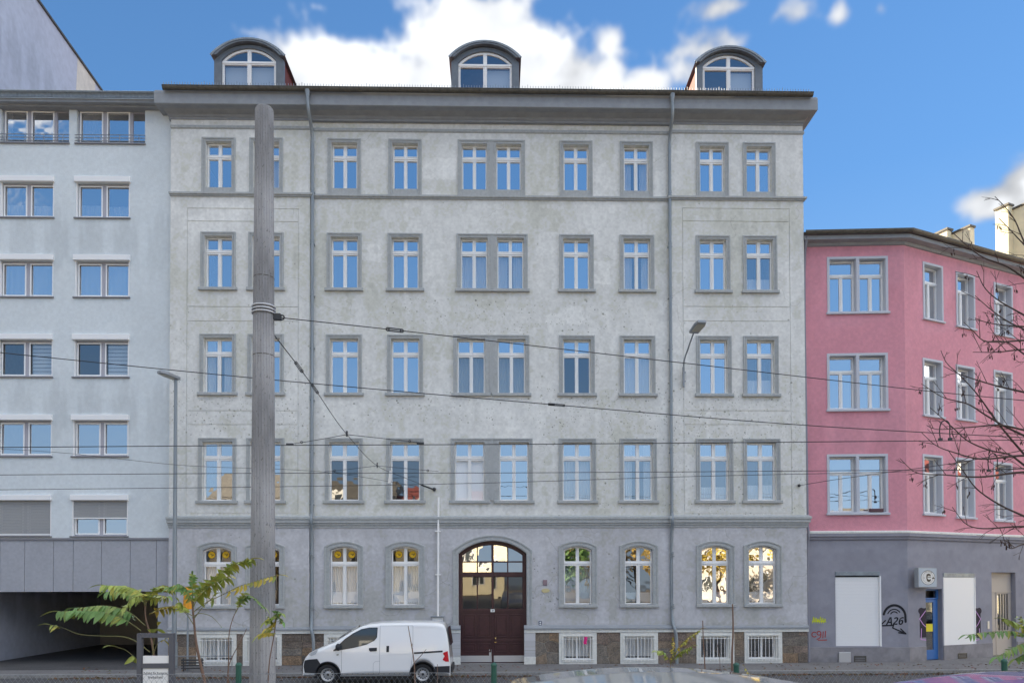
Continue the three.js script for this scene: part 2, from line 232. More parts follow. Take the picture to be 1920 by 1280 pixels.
// outline of a window with panes; returns the frame mesh with its panes as children
function sashWindow(parent, o) {
  const { x0, x1, y0, y1, z, rise = 0, split, frame = 0.05, mull = 0.12, trans = 0.17, glass = M.glass, lowerGlass, mat = M.white, Mx, name = 'window', depth = 0.07 } = o;
  const e = 0.003, X0 = x0 + e, X1 = x1 - e, Y0 = y0 + e, Y1 = y1 - e, cx = (X0 + X1) / 2, holes = [], arcTop = (x) => { if (!rise) return Y1 - frame; const w = X1 - X0, R = (w * w / 4 + rise * rise) / (2 * rise); return Y1 - R + Math.sqrt(Math.max(0, (R - frame) ** 2 - (x - cx) ** 2)); };
  const cols = o.cols ?? [[X0 + frame, cx - mull / 2], [cx + mull / 2, X1 - frame]];
  const topCols = o.topCols ?? cols;
  const upper = split ? topCols.map(([a, b]) => { const p = [[a, split + trans / 2], [b, split + trans / 2]]; if (rise) for (let i = 0; i <= 6; i++) { const x = b + (a - b) * i / 6; p.push([x, arcTop(x)]); } else p.push([b, Y1 - frame], [a, Y1 - frame]); return p; }) : [];
  const lower = cols.map(([a, b]) => rect(a, b, Y0 + frame, split ? split - trans / 2 : Y1 - frame));
  holes.push(...upper, ...lower);
  const outline = arched(X0, X1, Y0, Y1, rise);
  const parts = [slab(outline, z - depth, z, holes, 0.006)];
  // raised sash rims and the moulding of the transom
  const rim = (h) => { const c = h.reduce((s, p) => [s[0] + p[0] / h.length, s[1] + p[1] / h.length], [0, 0]), big = h.map((p) => [p[0] + Math.sign(p[0] - c[0]) * 0.03, p[1] + Math.sign(p[1] - c[1]) * 0.03]); return slab(big, z, z + 0.014, [h], 0.004); };
  if (o.rims !== false) for (const h of holes) if (h.length === 4) parts.push(rim(h));
  if (split && trans > 0.1) { parts.push(box(X0 + 0.01, X1 - 0.01, split - 0.022, split + 0.03, z, z + 0.028)); if (mull > 0.07) parts.push(box(cx - 0.018, cx + 0.018, Y0 + 0.02, split - 0.03, z, z + 0.022)); }
  const w = mesh(name, join(parts), mat, parent, Mx);
  holes.forEach((h, i) => {
    const xs = h.map((p) => p[0]), ys = h.map((p) => p[1]), mx = (Math.min(...xs) + Math.max(...xs)) / 2, my = (Math.min(...ys) + Math.max(...ys)) / 2;
    const g = new THREE.ShapeGeometry(shapeOf(h.map(([x, y]) => [x - mx + Math.sign(x - mx) * 0.008, y - my + Math.sign(y - my) * 0.008])));
    const p = mesh('pane', g, i >= upper.length ? lowerGlass ?? glass : glass, w); p.position.set(mx, my, z - depth * 0.55); p.rotation.set((rw() - 0.5) * 0.012, (rw() - 0.5) * 0.016, 0);
  });
  return w;
}
// moulded band round an opening, open at the foot; ga..gb is its reach outwards from the opening
function band(x0, x1, y0, y1, rise, ga, gb, z0, z1) {
  const edge = (g) => { const k = rise ? rise * (x1 - x0 + 2 * g) / (x1 - x0) : 0, p = arched(x0 - g, x1 + g, y0, y1 + g, k); return [p[1], ...p.slice(2), p[0]]; };
  const o = edge(gb), i = edge(ga).reverse(), pts = [...o, ...i].filter((p, k, a) => k === 0 || Math.hypot(p[0] - a[k - 1][0], p[1] - a[k - 1][1]) > 1e-6);
  return slab(pts, z0, z1, [], 0.004);
}
const moulding = (x0, x1, y0, y1, rise, z, g = 0.17) => join([band(x0, x1, y0, y1, rise, 0.002, g, z - 0.02, z + 0.028), band(x0, x1, y0, y1, rise, g - 0.055, g - 0.003, z + 0.028, z + 0.052), band(x0, x1, y0, y1, rise, 0.035, 0.065, z + 0.028, z + 0.036)]);
// drawn curtain: a pleated sheet behind the glass
function pleats(x0, x1, y0, y1, z, amp = 0.02, n = 60, freq = 60) {
  const g = new THREE.PlaneGeometry(x1 - x0, y1 - y0, n, 1), p = g.attributes.position, f0 = rw() * 9;
  for (let i = 0; i < p.count; i++) p.setZ(i, amp * Math.sin((p.getX(i)) * freq + f0 + 1.3 * Math.sin(p.getX(i) * freq * 0.31)) * (p.getY(i) > 0 ? 0.7 : 1));
  g.translate((x0 + x1) / 2, (y0 + y1) / 2, z); g.computeVertexNormals(); return g;
}

// ================================================================== the ground
const FAC = 27;
structure('street', uvm(new THREE.PlaneGeometry(700, 700).rotateX(-Math.PI / 2).translate(0, 0, -40)), M.asphalt);
structure('pavement', uvm(box(-60, 60, 0.004, 0.12, -3, 2.45)), M.pavement);
{
  const k = structure('kerb', uvm(box(-60, 60, 0.002, 0.1, 2.45, 2.5)), M.kerb);
  for (let i = 0; i < 36; i++) { const x = -18 + i; mesh('kerb_stone', uvm(box(x + 0.006, x + 0.994, 0.004, 0.124 + 0.006 * rw(), 2.455, 2.62)), M.kerb, k); }
  // the near side of the street lies a metre higher, where the cars park
  const t = structure('raised_ground', uvm((() => { const g = new THREE.ExtrudeGeometry(shapeOf([[11.5, -0.2], [14.2, 0.95], [300, 0.95], [300, -0.2]]), { depth: 400, bevelEnabled: false }); return g.rotateY(-Math.PI / 2).translate(200, 0, 0); })()), M.dirt);
  t.userData.kind = 'structure';
  structure('parking_lane', uvm(box(-200, 200, 0.954, 0.97, 19.2, 52)), M.asphalt);
}

// ================================================================== the grey apartment house
const house = thing('apartment_house', 'grey stuccoed five storey apartment house with three arched dormers', 'building');
const HX0 = -11.56, HX1 = 11.17, BAYL = -6.62, BAYR = 6.33, BZ = 0.09;
const yLedge = at(900, 976, 0.1).y, yEave = at(900, 222, 0.05).y, yPlinth = at(760, 1178, 0.1).y, yLedge4 = at(760, 364, 0.1).y;
const cols = { A: -9.847, B: -8.158, C: -5.388, D: -3.223, F: 2.913, G: 5.093, H: 7.843, I: 9.544 };
const rows = [
  { y1: 18.748, y0: 17.098, w: 0.912, E: [-0.747, 0.483], top: 0.39, n: 4 },
  { y1: 15.356, y0: 13.509, w: 0.965, E: [-0.763, 0.539], top: 0.42, n: 3 },
  { y1: 11.717, y0: 9.768, w: 1.0, E: [-0.874, 0.568], top: 0.44, n: 2 },
  { y1: 8.02, y0: 5.938, w: 1.06, E: [-0.936, 0.647], top: 0.46, n: 1 },
  { y1: at(646, 1025).y, y0: at(646, 1134.5).y, w: 1.0, E: null, top: 0.48, n: 0, rise: 0.13 },
];
const wins = [];
for (const r of rows) {
  const list = Object.entries(cols); if (r.E) list.push(['E', r.E[0]], ['J', r.E[1]]);
  for (const [c, X] of list) {
    const bay = 'ABHI'.includes(c), z = (bay ? BZ : 0) - 0.15, k = (FAC - z) / FAC, f = (y) => 2.86 + (y - 2.86) * k;
    const b = { c, n: r.n, bay, z, face: bay ? BZ : 0, x0: (X - r.w / 2) * k, x1: (X + r.w / 2) * k, y0: f(r.y0), y1: f(r.y1), rise: r.rise || 0 };
    b.split = b.y1 - (r.rise || 0) * 0.25 - r.top - 0.1; wins.push(b);
  }
}
const holeOf = (w) => arched(w.x0, w.x1, w.y0, w.y1, w.rise);
const inside = (x0, x1, y0, y1) => wins.filter((w) => w.x0 > x0 && w.x1 < x1 && w.y0 > y0 && w.y1 < y1).map(holeOf);
const DX0 = at(860, 1100, -0.25).x, DX1 = at(987, 1100, -0.25).x, DY1 = at(923, 1014, -0.2).y, DRISE = 0.46;
const doorHole = arched(DX0, DX1, 0.1, DY1, DRISE, 20);
const cellarSpans = [[368, 443], [455, 528], [607, 680], [722, 796], [1048, 1119], [1163, 1234], [1306, 1377], [1396, 1467]].map(([a, b]) => ({ a: at(a, 1215, 0.1).x, b: at(b, 1215, 0.1).x }));
const cellarY0 = at(1100, 1246, 0.1).y + 0.17, cellarY1 = at(1100, 1184, 0.1).y - 0.185;
const upper = plaster(HX0, yLedge - 0.3, HX1 - HX0, yEave - yLedge + 0.6, 1900, [220, 220, 216], [
  [260, HX0, HX1, yLedge, yEave, 0.8], [300, HX0, HX1, 8.6, 9.6, 0.66], [260, HX0, BAYL, 8.2, 10.6, 0.64], [420, 1.5, HX1, 7.9, 10.2, 0.62], [330, BAYR, HX1, 5.2, 8.6, 0.66], [180, -4, 5, 12.0, 13.2, 0.62], [120, 2, BAYR, 5.2, 8.2, 0.6], [240, HX0, HX1, 9.5, 13, 0.7], [26, HX0, HX1, yLedge, yEave, 1.16]], 11);
const lower = plaster(HX0, 0, HX1 - HX0, yLedge + 0.3, 1500, [190, 190, 193], [[60, HX0, HX1, 1.4, yLedge, 0.75], [46, 1.3, 2.5, 2.0, 3.9, 0.5], [20, HX0, BAYL, 1.4, yLedge, 0.7], [16, 2.9, 5.4, 2.4, 4.6, 0.66]], 12);
{
  const U = (g) => upper.userData.fit(g), L = (g) => lower.userData.fit(g);
  // structural wall, upper storeys and ground floor
  mesh('wall', U(slab(rect(HX0, HX1, yLedge, yEave + 0.6), -0.4, -0.02, inside(HX0, HX1, yLedge, yEave))), upper, house);
  mesh('wall', L(slab([[HX0, 0.1], [DX0, 0.1], ...doorHole.slice(2).reverse(), [DX1, 0.1], [HX1, 0.1], [HX1, yLedge], [HX0, yLedge]], -0.4, -0.02, [...inside(HX0, HX1, 1, yLedge), ...cellarSpans.map((c) => rect(c.a + 0.12, c.b - 0.12, cellarY0 - 0.05, cellarY1 + 0.05))])), lower, house);
  // render coat of the middle and of the two bays, which stand forward
  mesh('render_coat', U(slab(rect(BAYL + 0.002, BAYR - 0.002, yLedge, yEave), -0.02, 0, inside(BAYL, BAYR, yLedge, yEave))), upper, house);
  mesh('render_coat', L(slab([[BAYL, yPlinth], [DX0, yPlinth], ...doorHole.slice(2).reverse(), [DX1, yPlinth], [BAYR, yPlinth], [BAYR, yLedge], [BAYL, yLedge]], -0.02, 0, inside(BAYL, BAYR, 1, yLedge))), lower, house);
  for (const [a, b, gl, gr, ref] of [[HX0, BAYL, 350, 559, 450], [BAYR, HX1, 1281, 1482, 1380]]) {
    mesh('bay_wall', U(slab(rect(a, b, yLedge, yEave), -0.02, 0.068, inside(a, b, yLedge, yEave))), upper, house);
    mesh('bay_wall', L(slab(rect(a, b, yPlinth, yLedge), -0.02, BZ, inside(a, b, 1, yLedge))), lower, house);
    const g0 = at(gl, 600, BZ).x, g1 = at(gr, 600, BZ).x, ys = [391, 415, 575, 602, 770, 796, 962].map((p) => at(ref, p, BZ).y), e = 0.014;
    // outer margin round the panelled field, then the fields with open grooves between
    mesh('render_coat', U(slab([[a, yLedge], [g0 - e, yLedge], [g0 - e, ys[0] + e], [g1 + e, ys[0] + e], [g1 + e, yLedge], [b, yLedge], [b, yEave], [a, yEave]], 0.068, BZ, inside(a, b, ys[0], yEave))), upper, house);
    for (let i = 0; i < 6; i++) mesh('render_panel', U(slab(rect(g0 + e, g1 - e, ys[i + 1] + e, ys[i] - e), 0.068, BZ, inside(g0, g1, ys[i + 1], ys[i]))), upper, house);
    mesh('render_panel', U(slab(rect(g0 + e, g1 - e, yLedge, ys[6] - e), 0.068, BZ)), upper, house);
  }
  // body behind the front: sides, back, floors
  const sh = [box(HX0, HX0 + 0.35, 0, 19.9, -12, -0.41), box(HX1 - 0.35, HX1, 0, 19.9, -12, -0.41), box(HX0, HX1, 0, 19.9, -12.3, -12.001)];
  mesh('side_wall', U(join(sh)), upper, house);
  const fl = [box(HX0 + 0.36, HX1 - 0.36, 0.2, 19.3, -4.2, -4.05)]; for (const y of [0.9, 5.0, 8.85, 12.6, 16.2, 19.4]) fl.push(box(HX0 + 0.36, HX1 - 0.36, y - 0.12, y + 0.12, -4.04, -0.41)); for (const x of [-6.6, -4.3, -1.9, 1.8, 4, 6.4, 8.7, -9]) fl.push(box(x - 0.06, x + 0.06, 0.3, 19.2, -4.03, -0.415));
  mesh('interior', join(fl), M.room, house);
}
// windows
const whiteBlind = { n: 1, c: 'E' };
const yellowSticker = (() => { const c = document.createElement('canvas'); c.width = c.height = 128; const x = c.getContext('2d'); x.fillStyle = '#e3b312'; x.beginPath(); x.arc(64, 64, 58, 0, 7); x.fill(); x.strokeStyle = '#5c4c18'; x.lineWidth = 9; x.beginPath(); x.arc(70, 50, 30, 0.2, 2.6); x.stroke(); x.beginPath(); x.arc(58, 82, 26, 3.5, 5.9); x.stroke(); x.fillStyle = '#f4cf3a'; x.beginPath(); x.arc(42, 74, 15, 0, 7); x.fill(); const t = new THREE.CanvasTexture(c); t.colorSpace = THREE.SRGBColorSpace; return std({ map: t, roughness: 0.6 }); })();
const nets = { '4A': 0, '4G': 2, '4B': 2, '3E': 1, '3J': 2, '3G': 2, '2A': 2, '2E': 1, '2J': 1, '2G': 1, '2I': 3, '1F': 1, '1G': 2, '1H': 3, '1I': 3, '3I': 3, '1A': 0, '0A': 1, '0C': 1, '0D': 1, '0F': 1 };
for (const w of wins) {
  const key = w.n + w.c, dim = w.n === 0 && 'ABCD'.includes(w.c), netted = nets[key];
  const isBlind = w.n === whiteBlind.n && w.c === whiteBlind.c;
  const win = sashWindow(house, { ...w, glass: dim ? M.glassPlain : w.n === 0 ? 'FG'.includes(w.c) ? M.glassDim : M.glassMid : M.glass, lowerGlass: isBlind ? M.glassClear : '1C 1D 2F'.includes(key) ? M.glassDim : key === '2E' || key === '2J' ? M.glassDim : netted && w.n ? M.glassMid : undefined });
  if (w.c !== 'E' && w.c !== 'J') {
    mesh('surround', moulding(w.x0, w.x1, w.n === 4 ? yLedge4 : w.y0, w.y1, w.rise, w.face, w.n === 0 ? 0.19 : 0.14), M.trim, win);
  }
  if (w.n === 4) mesh('apron', slab(rect(w.x0 + 0.001, w.x1 - 0.001, yLedge4 - 0.01, w.y0 - 0.001), w.face - 0.12, w.face + 0.02, [], 0.004), M.trim, win);
  if (w.n !== 4) mesh('sill', slab(rect(w.x0 - 0.2, w.x1 + 0.2, w.y0 - 0.11, w.y0 - 0.002), w.face - 0.13, w.face + 0.1, [], 0.012), M.trim, win);
  if (netted) { const mid = (w.x0 + w.x1) / 2; for (const [c0, c1, top] of netted === 1 ? [[w.x0 + 0.03, w.x1 - 0.03, w.split]] : netted === 2 ? [[w.x0 + 0.02, w.x0 + 0.3 + 0.1 * rw(), w.y1 - 0.05], [w.x1 - 0.26 - 0.12 * rw(), w.x1 - 0.02, w.y1 - 0.05]] : [[w.x0 + 0.03, w.x1 - 0.03, w.y0 + 0.45 + 0.2 * rw()]]) mesh('curtain', pleats(c0, c1, w.y0 + 0.05, top, w.z - 0.16), M.curtain, win); void mid; }
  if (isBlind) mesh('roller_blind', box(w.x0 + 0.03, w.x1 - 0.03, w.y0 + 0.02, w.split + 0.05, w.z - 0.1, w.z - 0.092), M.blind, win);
  if (dim) for (const sx of [-1, 1]) { const cx = (w.x0 + w.x1) / 2 + sx * 0.25, g = new THREE.CircleGeometry(0.135, 24).rotateZ(sx > 0 ? 0.4 : 0).translate(cx, w.y1 - 0.275, w.z - 0.03); mesh('sticker', g, yellowSticker, win); }
  if (w.n === 0 && !'AB'.includes(w.c)) mesh('privacy_film', box(w.x0 + 0.06, w.x1 - 0.06, w.y0 + 0.09, w.y0 + 0.09 + ('CD'.includes(w.c) ? 0.4 : 0.34), w.z - 0.085, w.z - 0.082), M.film, win);
}
// the coupled windows in the middle share a moulded surround
for (const n of [4, 3, 2, 1]) {
  const [a, b] = ['E', 'J'].map((c) => wins.find((w) => w.n === n && w.c === c)), g = 0.14, y0 = n === 4 ? yLedge4 : a.y0;
  const U = (x) => rect(x.x0 - 0.002, x.x1 + 0.002, y0 - 0.002, x.y1 + 0.002);
  const pts = [[a.x0 - g, y0], [a.x0 - 0.002, y0], [a.x0 - 0.002, a.y1 + 0.002], [a.x1 + 0.002, a.y1 + 0.002], [a.x1 + 0.002, y0], [b.x0 - 0.002, y0], [b.x0 - 0.002, a.y1 + 0.002], [b.x1 + 0.002, a.y1 + 0.002], [b.x1 + 0.002, y0], [b.x1 + g, y0], [b.x1 + g, a.y1 + g], [a.x0 - g, a.y1 + g]]; void U;
  mesh('coupled_surround', join([slab(pts, -0.02, 0.028, [], 0.004), band(a.x0, b.x1, y0, a.y1, 0, g - 0.055, g - 0.003, 0.028, 0.052), box((a.x1 + b.x0) / 2 - 0.05, (a.x1 + b.x0) / 2 + 0.05, y0, a.y1 + 0.1, 0.028, 0.046)]), M.trim, house);
}
// ledges
function profileRun(pts, x0, x1, back = -0.4, mitreL = 0, mitreR = 1) {   // pts: [outwards, y] from top to bottom; the right end turns back round the corner
  const pos = [], q = (a, b, c, d) => pos.push(...a, ...b, ...c, ...a, ...c, ...d);
  for (let i = 0; i < pts.length - 1; i++) {
    const [o0, h0] = pts[i], [o1, h1] = pts[i + 1];
    const L0 = [x0 - mitreL * o0, h0, o0], L1 = [x0 - mitreL * o1, h1, o1], R0 = [x1 + mitreR * o0, h0, o0], R1 = [x1 + mitreR * o1, h1, o1];
    q(L0, L1, R1, R0); q(R0, R1, [x1 + mitreR * o1, h1, back], [x1 + mitreR * o0, h0, back]); q([x0 - mitreL * o0, h0, back], [x0 - mitreL * o1, h1, back], L1, L0);
  }
  const g = new THREE.BufferGeometry(); g.setAttribute('position', new THREE.BufferAttribute(new Float32Array(pos), 3)); g.computeVertexNormals(); return uvm(g);
}
{
  const px = (p, z) => at(900, p, z).y, l = yLedge;
  const seg = [[HX0, BAYL, BZ], [BAYL, BAYR, 0], [BAYR, HX1, BZ]];
  for (const [a, b, z] of seg) {
    const m = z ? 1 : 0, L = a === HX0 ? 0.4 : m, R = m;
    const run = (pts) => profileRun(pts, a, b, -0.05, L, R);
    const tr = (g) => g.translate(0, 0, z);
    mesh('ledge', tr(run([[-0.02, l + 0.2], [0.05, l + 0.19], [0.14, l + 0.13], [0.14, l + 0.05], [0.11, l + 0.04], [0.11, l - 0.07], [0.065, l - 0.085], [0.065, l - 0.15], [0.03, l - 0.16], [0.03, l - 0.24], [-0.02, l - 0.245]])), M.trim, house);
    const y4 = yLedge4;
    mesh('ledge', tr(run([[-0.02, y4 + 0.01], [0.1, y4 - 0.01], [0.1, y4 - 0.07], [0.05, y4 - 0.1], [0.05, y4 - 0.13], [-0.02, y4 - 0.135]])), M.trim, house);
    const yf = px(247, 0.03); mesh('frieze_moulding', tr(run([[-0.02, yf + 0.1], [0.025, yf + 0.095], [0.045, yf + 0.06], [0.045, yf], [0.015, yf - 0.03], [-0.02, yf - 0.032]])), M.trim, house);
  }
  // eaves cornice, fascia and gutter run the full length
  const fb = px(199, 0.62), ft = px(180, 0.62), si = px(220, 0.12);
  mesh('cornice', profileRun([[0.3, ft + 0.1], [0.6, ft + 0.1], [0.62, ft], [0.62, fb], [0.58, fb - 0.02], [0.34, fb - 0.01], [0.2, si + 0.02], [0.16, si], [0.15, si - 0.08], [0.12, si - 0.1], [0.12, si - 0.17], [-0.02, si - 0.18]], HX0, HX1 - 0.05, -1, 0.6, 0.62), M.cornice, house);
  const gy = ft + 0.02, gg = new THREE.CylinderGeometry(0.1, 0.1, HX1 - HX0 + 1.1, 10, 1, false, Math.PI, Math.PI).rotateZ(Math.PI / 2).rotateX(-Math.PI / 2); void gg;
  const gp = []; for (let i = 0; i <= 10; i++) { const t = Math.PI * i / 10; gp.push([0.73 + 0.1 * Math.cos(t), gy + 0.12 - 0.11 * Math.sin(t)]); }
  const gx0 = at(303, 170, 0.8).x, gx1 = at(1526, 185, 0.8).x;
  const gut = (() => { const a = gp.map(([o, h]) => [o, h]), pos = []; const q = (A, B, C, D) => pos.push(...A, ...B, ...C, ...A, ...C, ...D); for (let i = 0; i < a.length - 1; i++) q([gx0, a[i][1], a[i][0]], [gx0, a[i + 1][1], a[i + 1][0]], [gx1, a[i + 1][1], a[i + 1][0]], [gx1, a[i][1], a[i][0]]); const g = new THREE.BufferGeometry(); g.setAttribute('position', new THREE.BufferAttribute(new Float32Array(pos), 3)); g.computeVertexNormals(); return uvm(g); })();
  const capPts = gp.map(([o, h]) => [o, h]);
  const cap = (x) => new THREE.ExtrudeGeometry(shapeOf(capPts), { depth: 0.02, bevelEnabled: false }).rotateY(-Math.PI / 2).translate(x, 0, 0);
  mesh('gutter', join([gut, uvm(cap(gx0 + 0.02)), uvm(cap(gx1)), uvm(new THREE.CylinderGeometry(0.014, 0.014, gx1 - gx0, 6).rotateZ(Math.PI / 2).translate((gx0 + gx1) / 2, gy + 0.125, 0.83))]), M.gutter, house);
  house.userData.gutterY = gy + 0.12;
  // roof of red tiles, too flat to be seen from the street
  const ry = gy + 0.1;
  const roofG = (() => { const g = new THREE.ExtrudeGeometry(shapeOf([[0.45, ry - 0.03], [0.45, ry + 0.08], [-6, ry + 3.4], [-12.6, ry], [-12.6, ry - 0.25], [-6, ry + 3.1], [0.2, ry - 0.02]]), { depth: gx1 - HX0 - 0.15, bevelEnabled: false }); return g.rotateY(-Math.PI / 2).translate(gx1 - 0.1, 0, 0); })();
  mesh('roof', uvm(roofG), M.redTile, house);
  // snow guard along the eaves
  const sg = []; const sy = at(760, 158.5, 0.5).y - 0.09; for (let x = HX0 - 0.1; x < HX1 + 0.1; x += 0.095) sg.push(box(x - 0.008, x + 0.008, sy - 0.22, sy + (Math.round(x / 0.095) % 12 === 0 ? 0.13 : 0.085), 0.5, 0.51)); sg.push(box(HX0 - 0.1, HX1 + 0.1, sy - 0.01, sy + 0.008, 0.492, 0.5), box(HX0 - 0.1, HX1 + 0.1, sy - 0.09, sy - 0.07, 0.492, 0.5));
  mesh('snow_guard', join(sg), M.greyMetal, house).userData.kind = 'stuff';
  // downpipes with swan necks, sleeves and brackets
  for (const [x, zf] of [[-6.56, 0.02], [6.27, 0.02]]) {
    const z = zf + 0.09, top = gy + 0.02, kink = fb - 0.02;
    const pts = [V(x, top, 0.73), V(x, top - 0.25, 0.73), V(x + 0.02, kink - 0.2, 0.66), V(x + 0.03, kink - 0.62, 0.3), V(x + 0.03, kink - 0.95, z + 0.03), V(x + 0.03, kink - 1.3, z)];
    const p = mesh('downpipe', join([tube(pts, 0.058, 30, 12), tube([V(x + 0.03, kink - 1.3, z), V(x + 0.03, yLedge + 0.25, z)], 0.058, 1, 12), tube([V(x + 0.03, yLedge + 0.25, z), V(x + 0.03, yLedge, 0.22), V(x + 0.03, yLedge - 0.3, z), V(x + 0.03, yPlinth + 0.2, z), V(x + 0.06, yPlinth - 0.02, 0.26), V(x + 0.12, yPlinth - 0.3, 0.25), V(x + 0.14, 0.12, 0.25)], 0.058, 40, 12), new THREE.CylinderGeometry(0.1, 0.062, 0.22, 12).translate(x, top - 0.08, 0.73)]), M.zinc, house);
    for (let y = 2.2; y < 18.5; y += 1.86) mesh('sleeve', join([new THREE.CylinderGeometry(0.066, 0.066, 0.09, 12).translate(x + 0.03, y, z), box(x - 0.045, x + 0.105, y - 0.13, y - 0.105, 0, z + 0.03)]), M.zinc, p);
  }
}
// plinth: sloped cap, white fillet, natural stone between white window surrounds
{
  const PZ = 0.1, y0 = 0.12, cy = yPlinth, wy = at(1100, 1184, 0.1).y, cellar = [];
  const capRun = (a, b) => mesh('plinth_cap', profileRun([[-0.02, cy + 0.1], [0.05, cy + 0.09], [0.19, cy - 0.0], [0.19, cy - 0.05], [0.14, cy - 0.055]], a, b, -0.05, 0, 0), M.cornice, house);
  const fil = (a, b) => mesh('plinth_fillet', uvm(slab(rect(a, b, wy - 0.03, cy - 0.057), -0.02, 0.15, [], 0.008)), M.whiteRough, house);
  const dl = at(836, 1200, 0.15).x, dr = at(1004, 1200, 0.15).x, di = at(863, 1200, 0.15).x, dj = at(983, 1200, 0.15).x;
  capRun(HX0, di); capRun(dj, HX1 + 0.02); fil(HX0, di); fil(dj, HX1 + 0.02);
  for (const [a, b] of [[dl, di], [dj, dr]]) mesh('door_pier', uvm(slab(rect(a, b, y0, wy - 0.032), -0.02, 0.13, [], 0.008)), lower, house), mesh('pier_base', uvm(slab(rect(a - 0.01, b + 0.01, y0, y0 + 0.26), 0.131, 0.15, [], 0.006)), M.whiteRough, house);
  const cw = cellarSpans;
  const cy1 = wy - 0.035, cyb = at(1100, 1246, PZ).y;
  const backing = slab(rect(HX0, dl, y0, wy - 0.03), -0.02, 0.07, cw.filter((c) => c.b < dl).map((c) => rect(c.a + 0.12, c.b - 0.12, cyb + 0.1, cy1 - 0.1)));
  const backing2 = slab(rect(dr, HX1, y0, wy - 0.03), -0.02, 0.07, cw.filter((c) => c.a > dr).map((c) => rect(c.a + 0.12, c.b - 0.12, cyb + 0.1, cy1 - 0.1)));
  mesh('plinth', uvm(backing), M.mortar, house); const plinth = mesh('plinth', uvm(backing2), M.mortar, house);
  // stones
  const r = rng(31); let si = 0;
  const stone = (poly) => { const cx = poly.reduce((s, p) => s + p[0], 0) / poly.length, c2 = poly.reduce((s, p) => s + p[1], 0) / poly.length; void cx; void c2; const z = 0.088 + 0.02 * r(); try { mesh('stone', uvm(slab(poly, 0.06, z, [], 0.008)), stoneMats[Math.floor(r() * stoneMats.length)], plinth); si++; } catch (e) { console.log('stone', e.message); } };
  const clip = (poly, nx, ny, d) => { const out = []; for (let i = 0; i < poly.length; i++) { const a = poly[i], b = poly[(i + 1) % poly.length], da = a[0] * nx + a[1] * ny - d, db = b[0] * nx + b[1] * ny - d; if (da <= 0) out.push(a); if (da * db < 0) { const t = da / (da - db); out.push([a[0] + (b[0] - a[0]) * t, a[1] + (b[1] - a[1]) * t]); } } return out; };
  const field = (a, b, crazy) => {
    if (b - a < 0.12) return; const lo = y0 + 0.005, hi = wy - 0.035, h = hi - lo, gap = crazy ? 0.022 : 0.009;
    const seeds = []; 
    if (crazy) { const nx = Math.max(2, Math.round((b - a) / 0.42)), ny = 3; for (let i = 0; i < nx; i++) for (let j = 0; j < ny; j++) seeds.push([a + (b - a) * (i + 0.5 + (r() - 0.5) * 0.75) / nx, lo + h * (j + 0.5 + (r() - 0.5) * 0.7) / ny]);
      for (const s of seeds) { let p = rect(a, b, lo, hi); for (const t of seeds) if (t !== s) { const dx = t[0] - s[0], dy = t[1] - s[1], l = Math.hypot(dx, dy), nxx = dx / l, ny_ = dy / l; p = clip(p, nxx, ny_, nxx * (s[0] + t[0]) / 2 + ny_ * (s[1] + t[1]) / 2 - gap / 2); } if (p.length > 2) stone(p); } }
    else { let y = lo; while (y < hi - 0.1) { let hh = 0.2 + 0.16 * r(); if (hi - y - hh < 0.15) hh = hi - y; let x = a; while (x < b - 0.05) { let ww = 0.35 + 0.4 * r(); if (b - x - ww < 0.25) ww = b - x; stone(rect(x + gap / 2, x + ww - gap / 2, y + gap / 2, y + hh - gap / 2)); x += ww; } y += hh; } }
  };
  let x = HX0; for (const c of cw.filter((q) => q.b < dl)) { field(x, c.a, false); x = c.b; } field(x, dl, false);
  x = dr; cw.filter((q) => q.a > dr).forEach((c, i) => { field(x, c.a, i < 2); x = c.b; }); field(x, HX1, false);
  // cellar windows: white surround, recessed frame, iron grille
  cw.forEach((c, i) => {
    const hx0 = c.a + 0.17, hx1 = c.b - 0.17, hy0 = cyb + 0.17, hy1 = cy1 - 0.15;
    const w = sashWindow(house, { x0: hx0, x1: hx1, y0: hy0, y1: hy1, z: -0.1, frame: 0.05, mull: 0.05, glass: i > 5 ? M.glassDim : M.glassClear, rims: false, name: 'cellar_window' });
    mesh('surround', uvm(slab(rect(c.a, c.b, cyb, cy1), 0.02, 0.13, [rect(hx0, hx1, hy0, hy1)], 0.012)), M.whiteRough, w);
    mesh('surround_moulding', uvm(slab(rect(hx0 - 0.07, hx1 + 0.07, hy0 - 0.07, hy1 + 0.07), 0.13, 0.15, [rect(hx0 - 0.02, hx1 + 0.02, hy0 - 0.02, hy1 + 0.02)], 0.006)), M.whiteRough, w);
    mesh('reveal', uvm(slab(rect(hx0 - 0.045, hx1 + 0.045, hy0 - 0.045, hy1 + 0.045), -0.39, 0.018, [rect(hx0, hx1, hy0, hy1)])), M.whiteRough, w);
    const bars = []; const nb = 8; for (let k = 0; k < nb; k++) { const bx = hx0 + (hx1 - hx0) * (k + 0.5) / nb; bars.push(tube([V(bx, hy0 - 0.05, 0.165), V(bx, hy1 + 0.01, 0.165)], 0.009, 1, 6)); } for (const y of [hy1 - 0.07, hy0 + 0.02]) bars.push(tube([V(hx0 - 0.08, y, 0.165), V(hx1 + 0.08, y, 0.165)], 0.011, 1, 6)); for (const bx of [hx0 - 0.07, hx1 + 0.07]) for (const y of [hy1 - 0.07, hy0 + 0.02]) bars.push(tube([V(bx, y, 0.14), V(bx, y, 0.17)], 0.01, 1, 6));
    mesh('grille', join(bars), M.white, w);
    if (i < 6) mesh('curtain', pleats(hx0 + 0.02, hx1 - 0.02, hy0 + 0.1, hy1 - 0.02, -0.22, 0.015, 50, 70), i < 4 ? M.curtain : M.curtain, w);
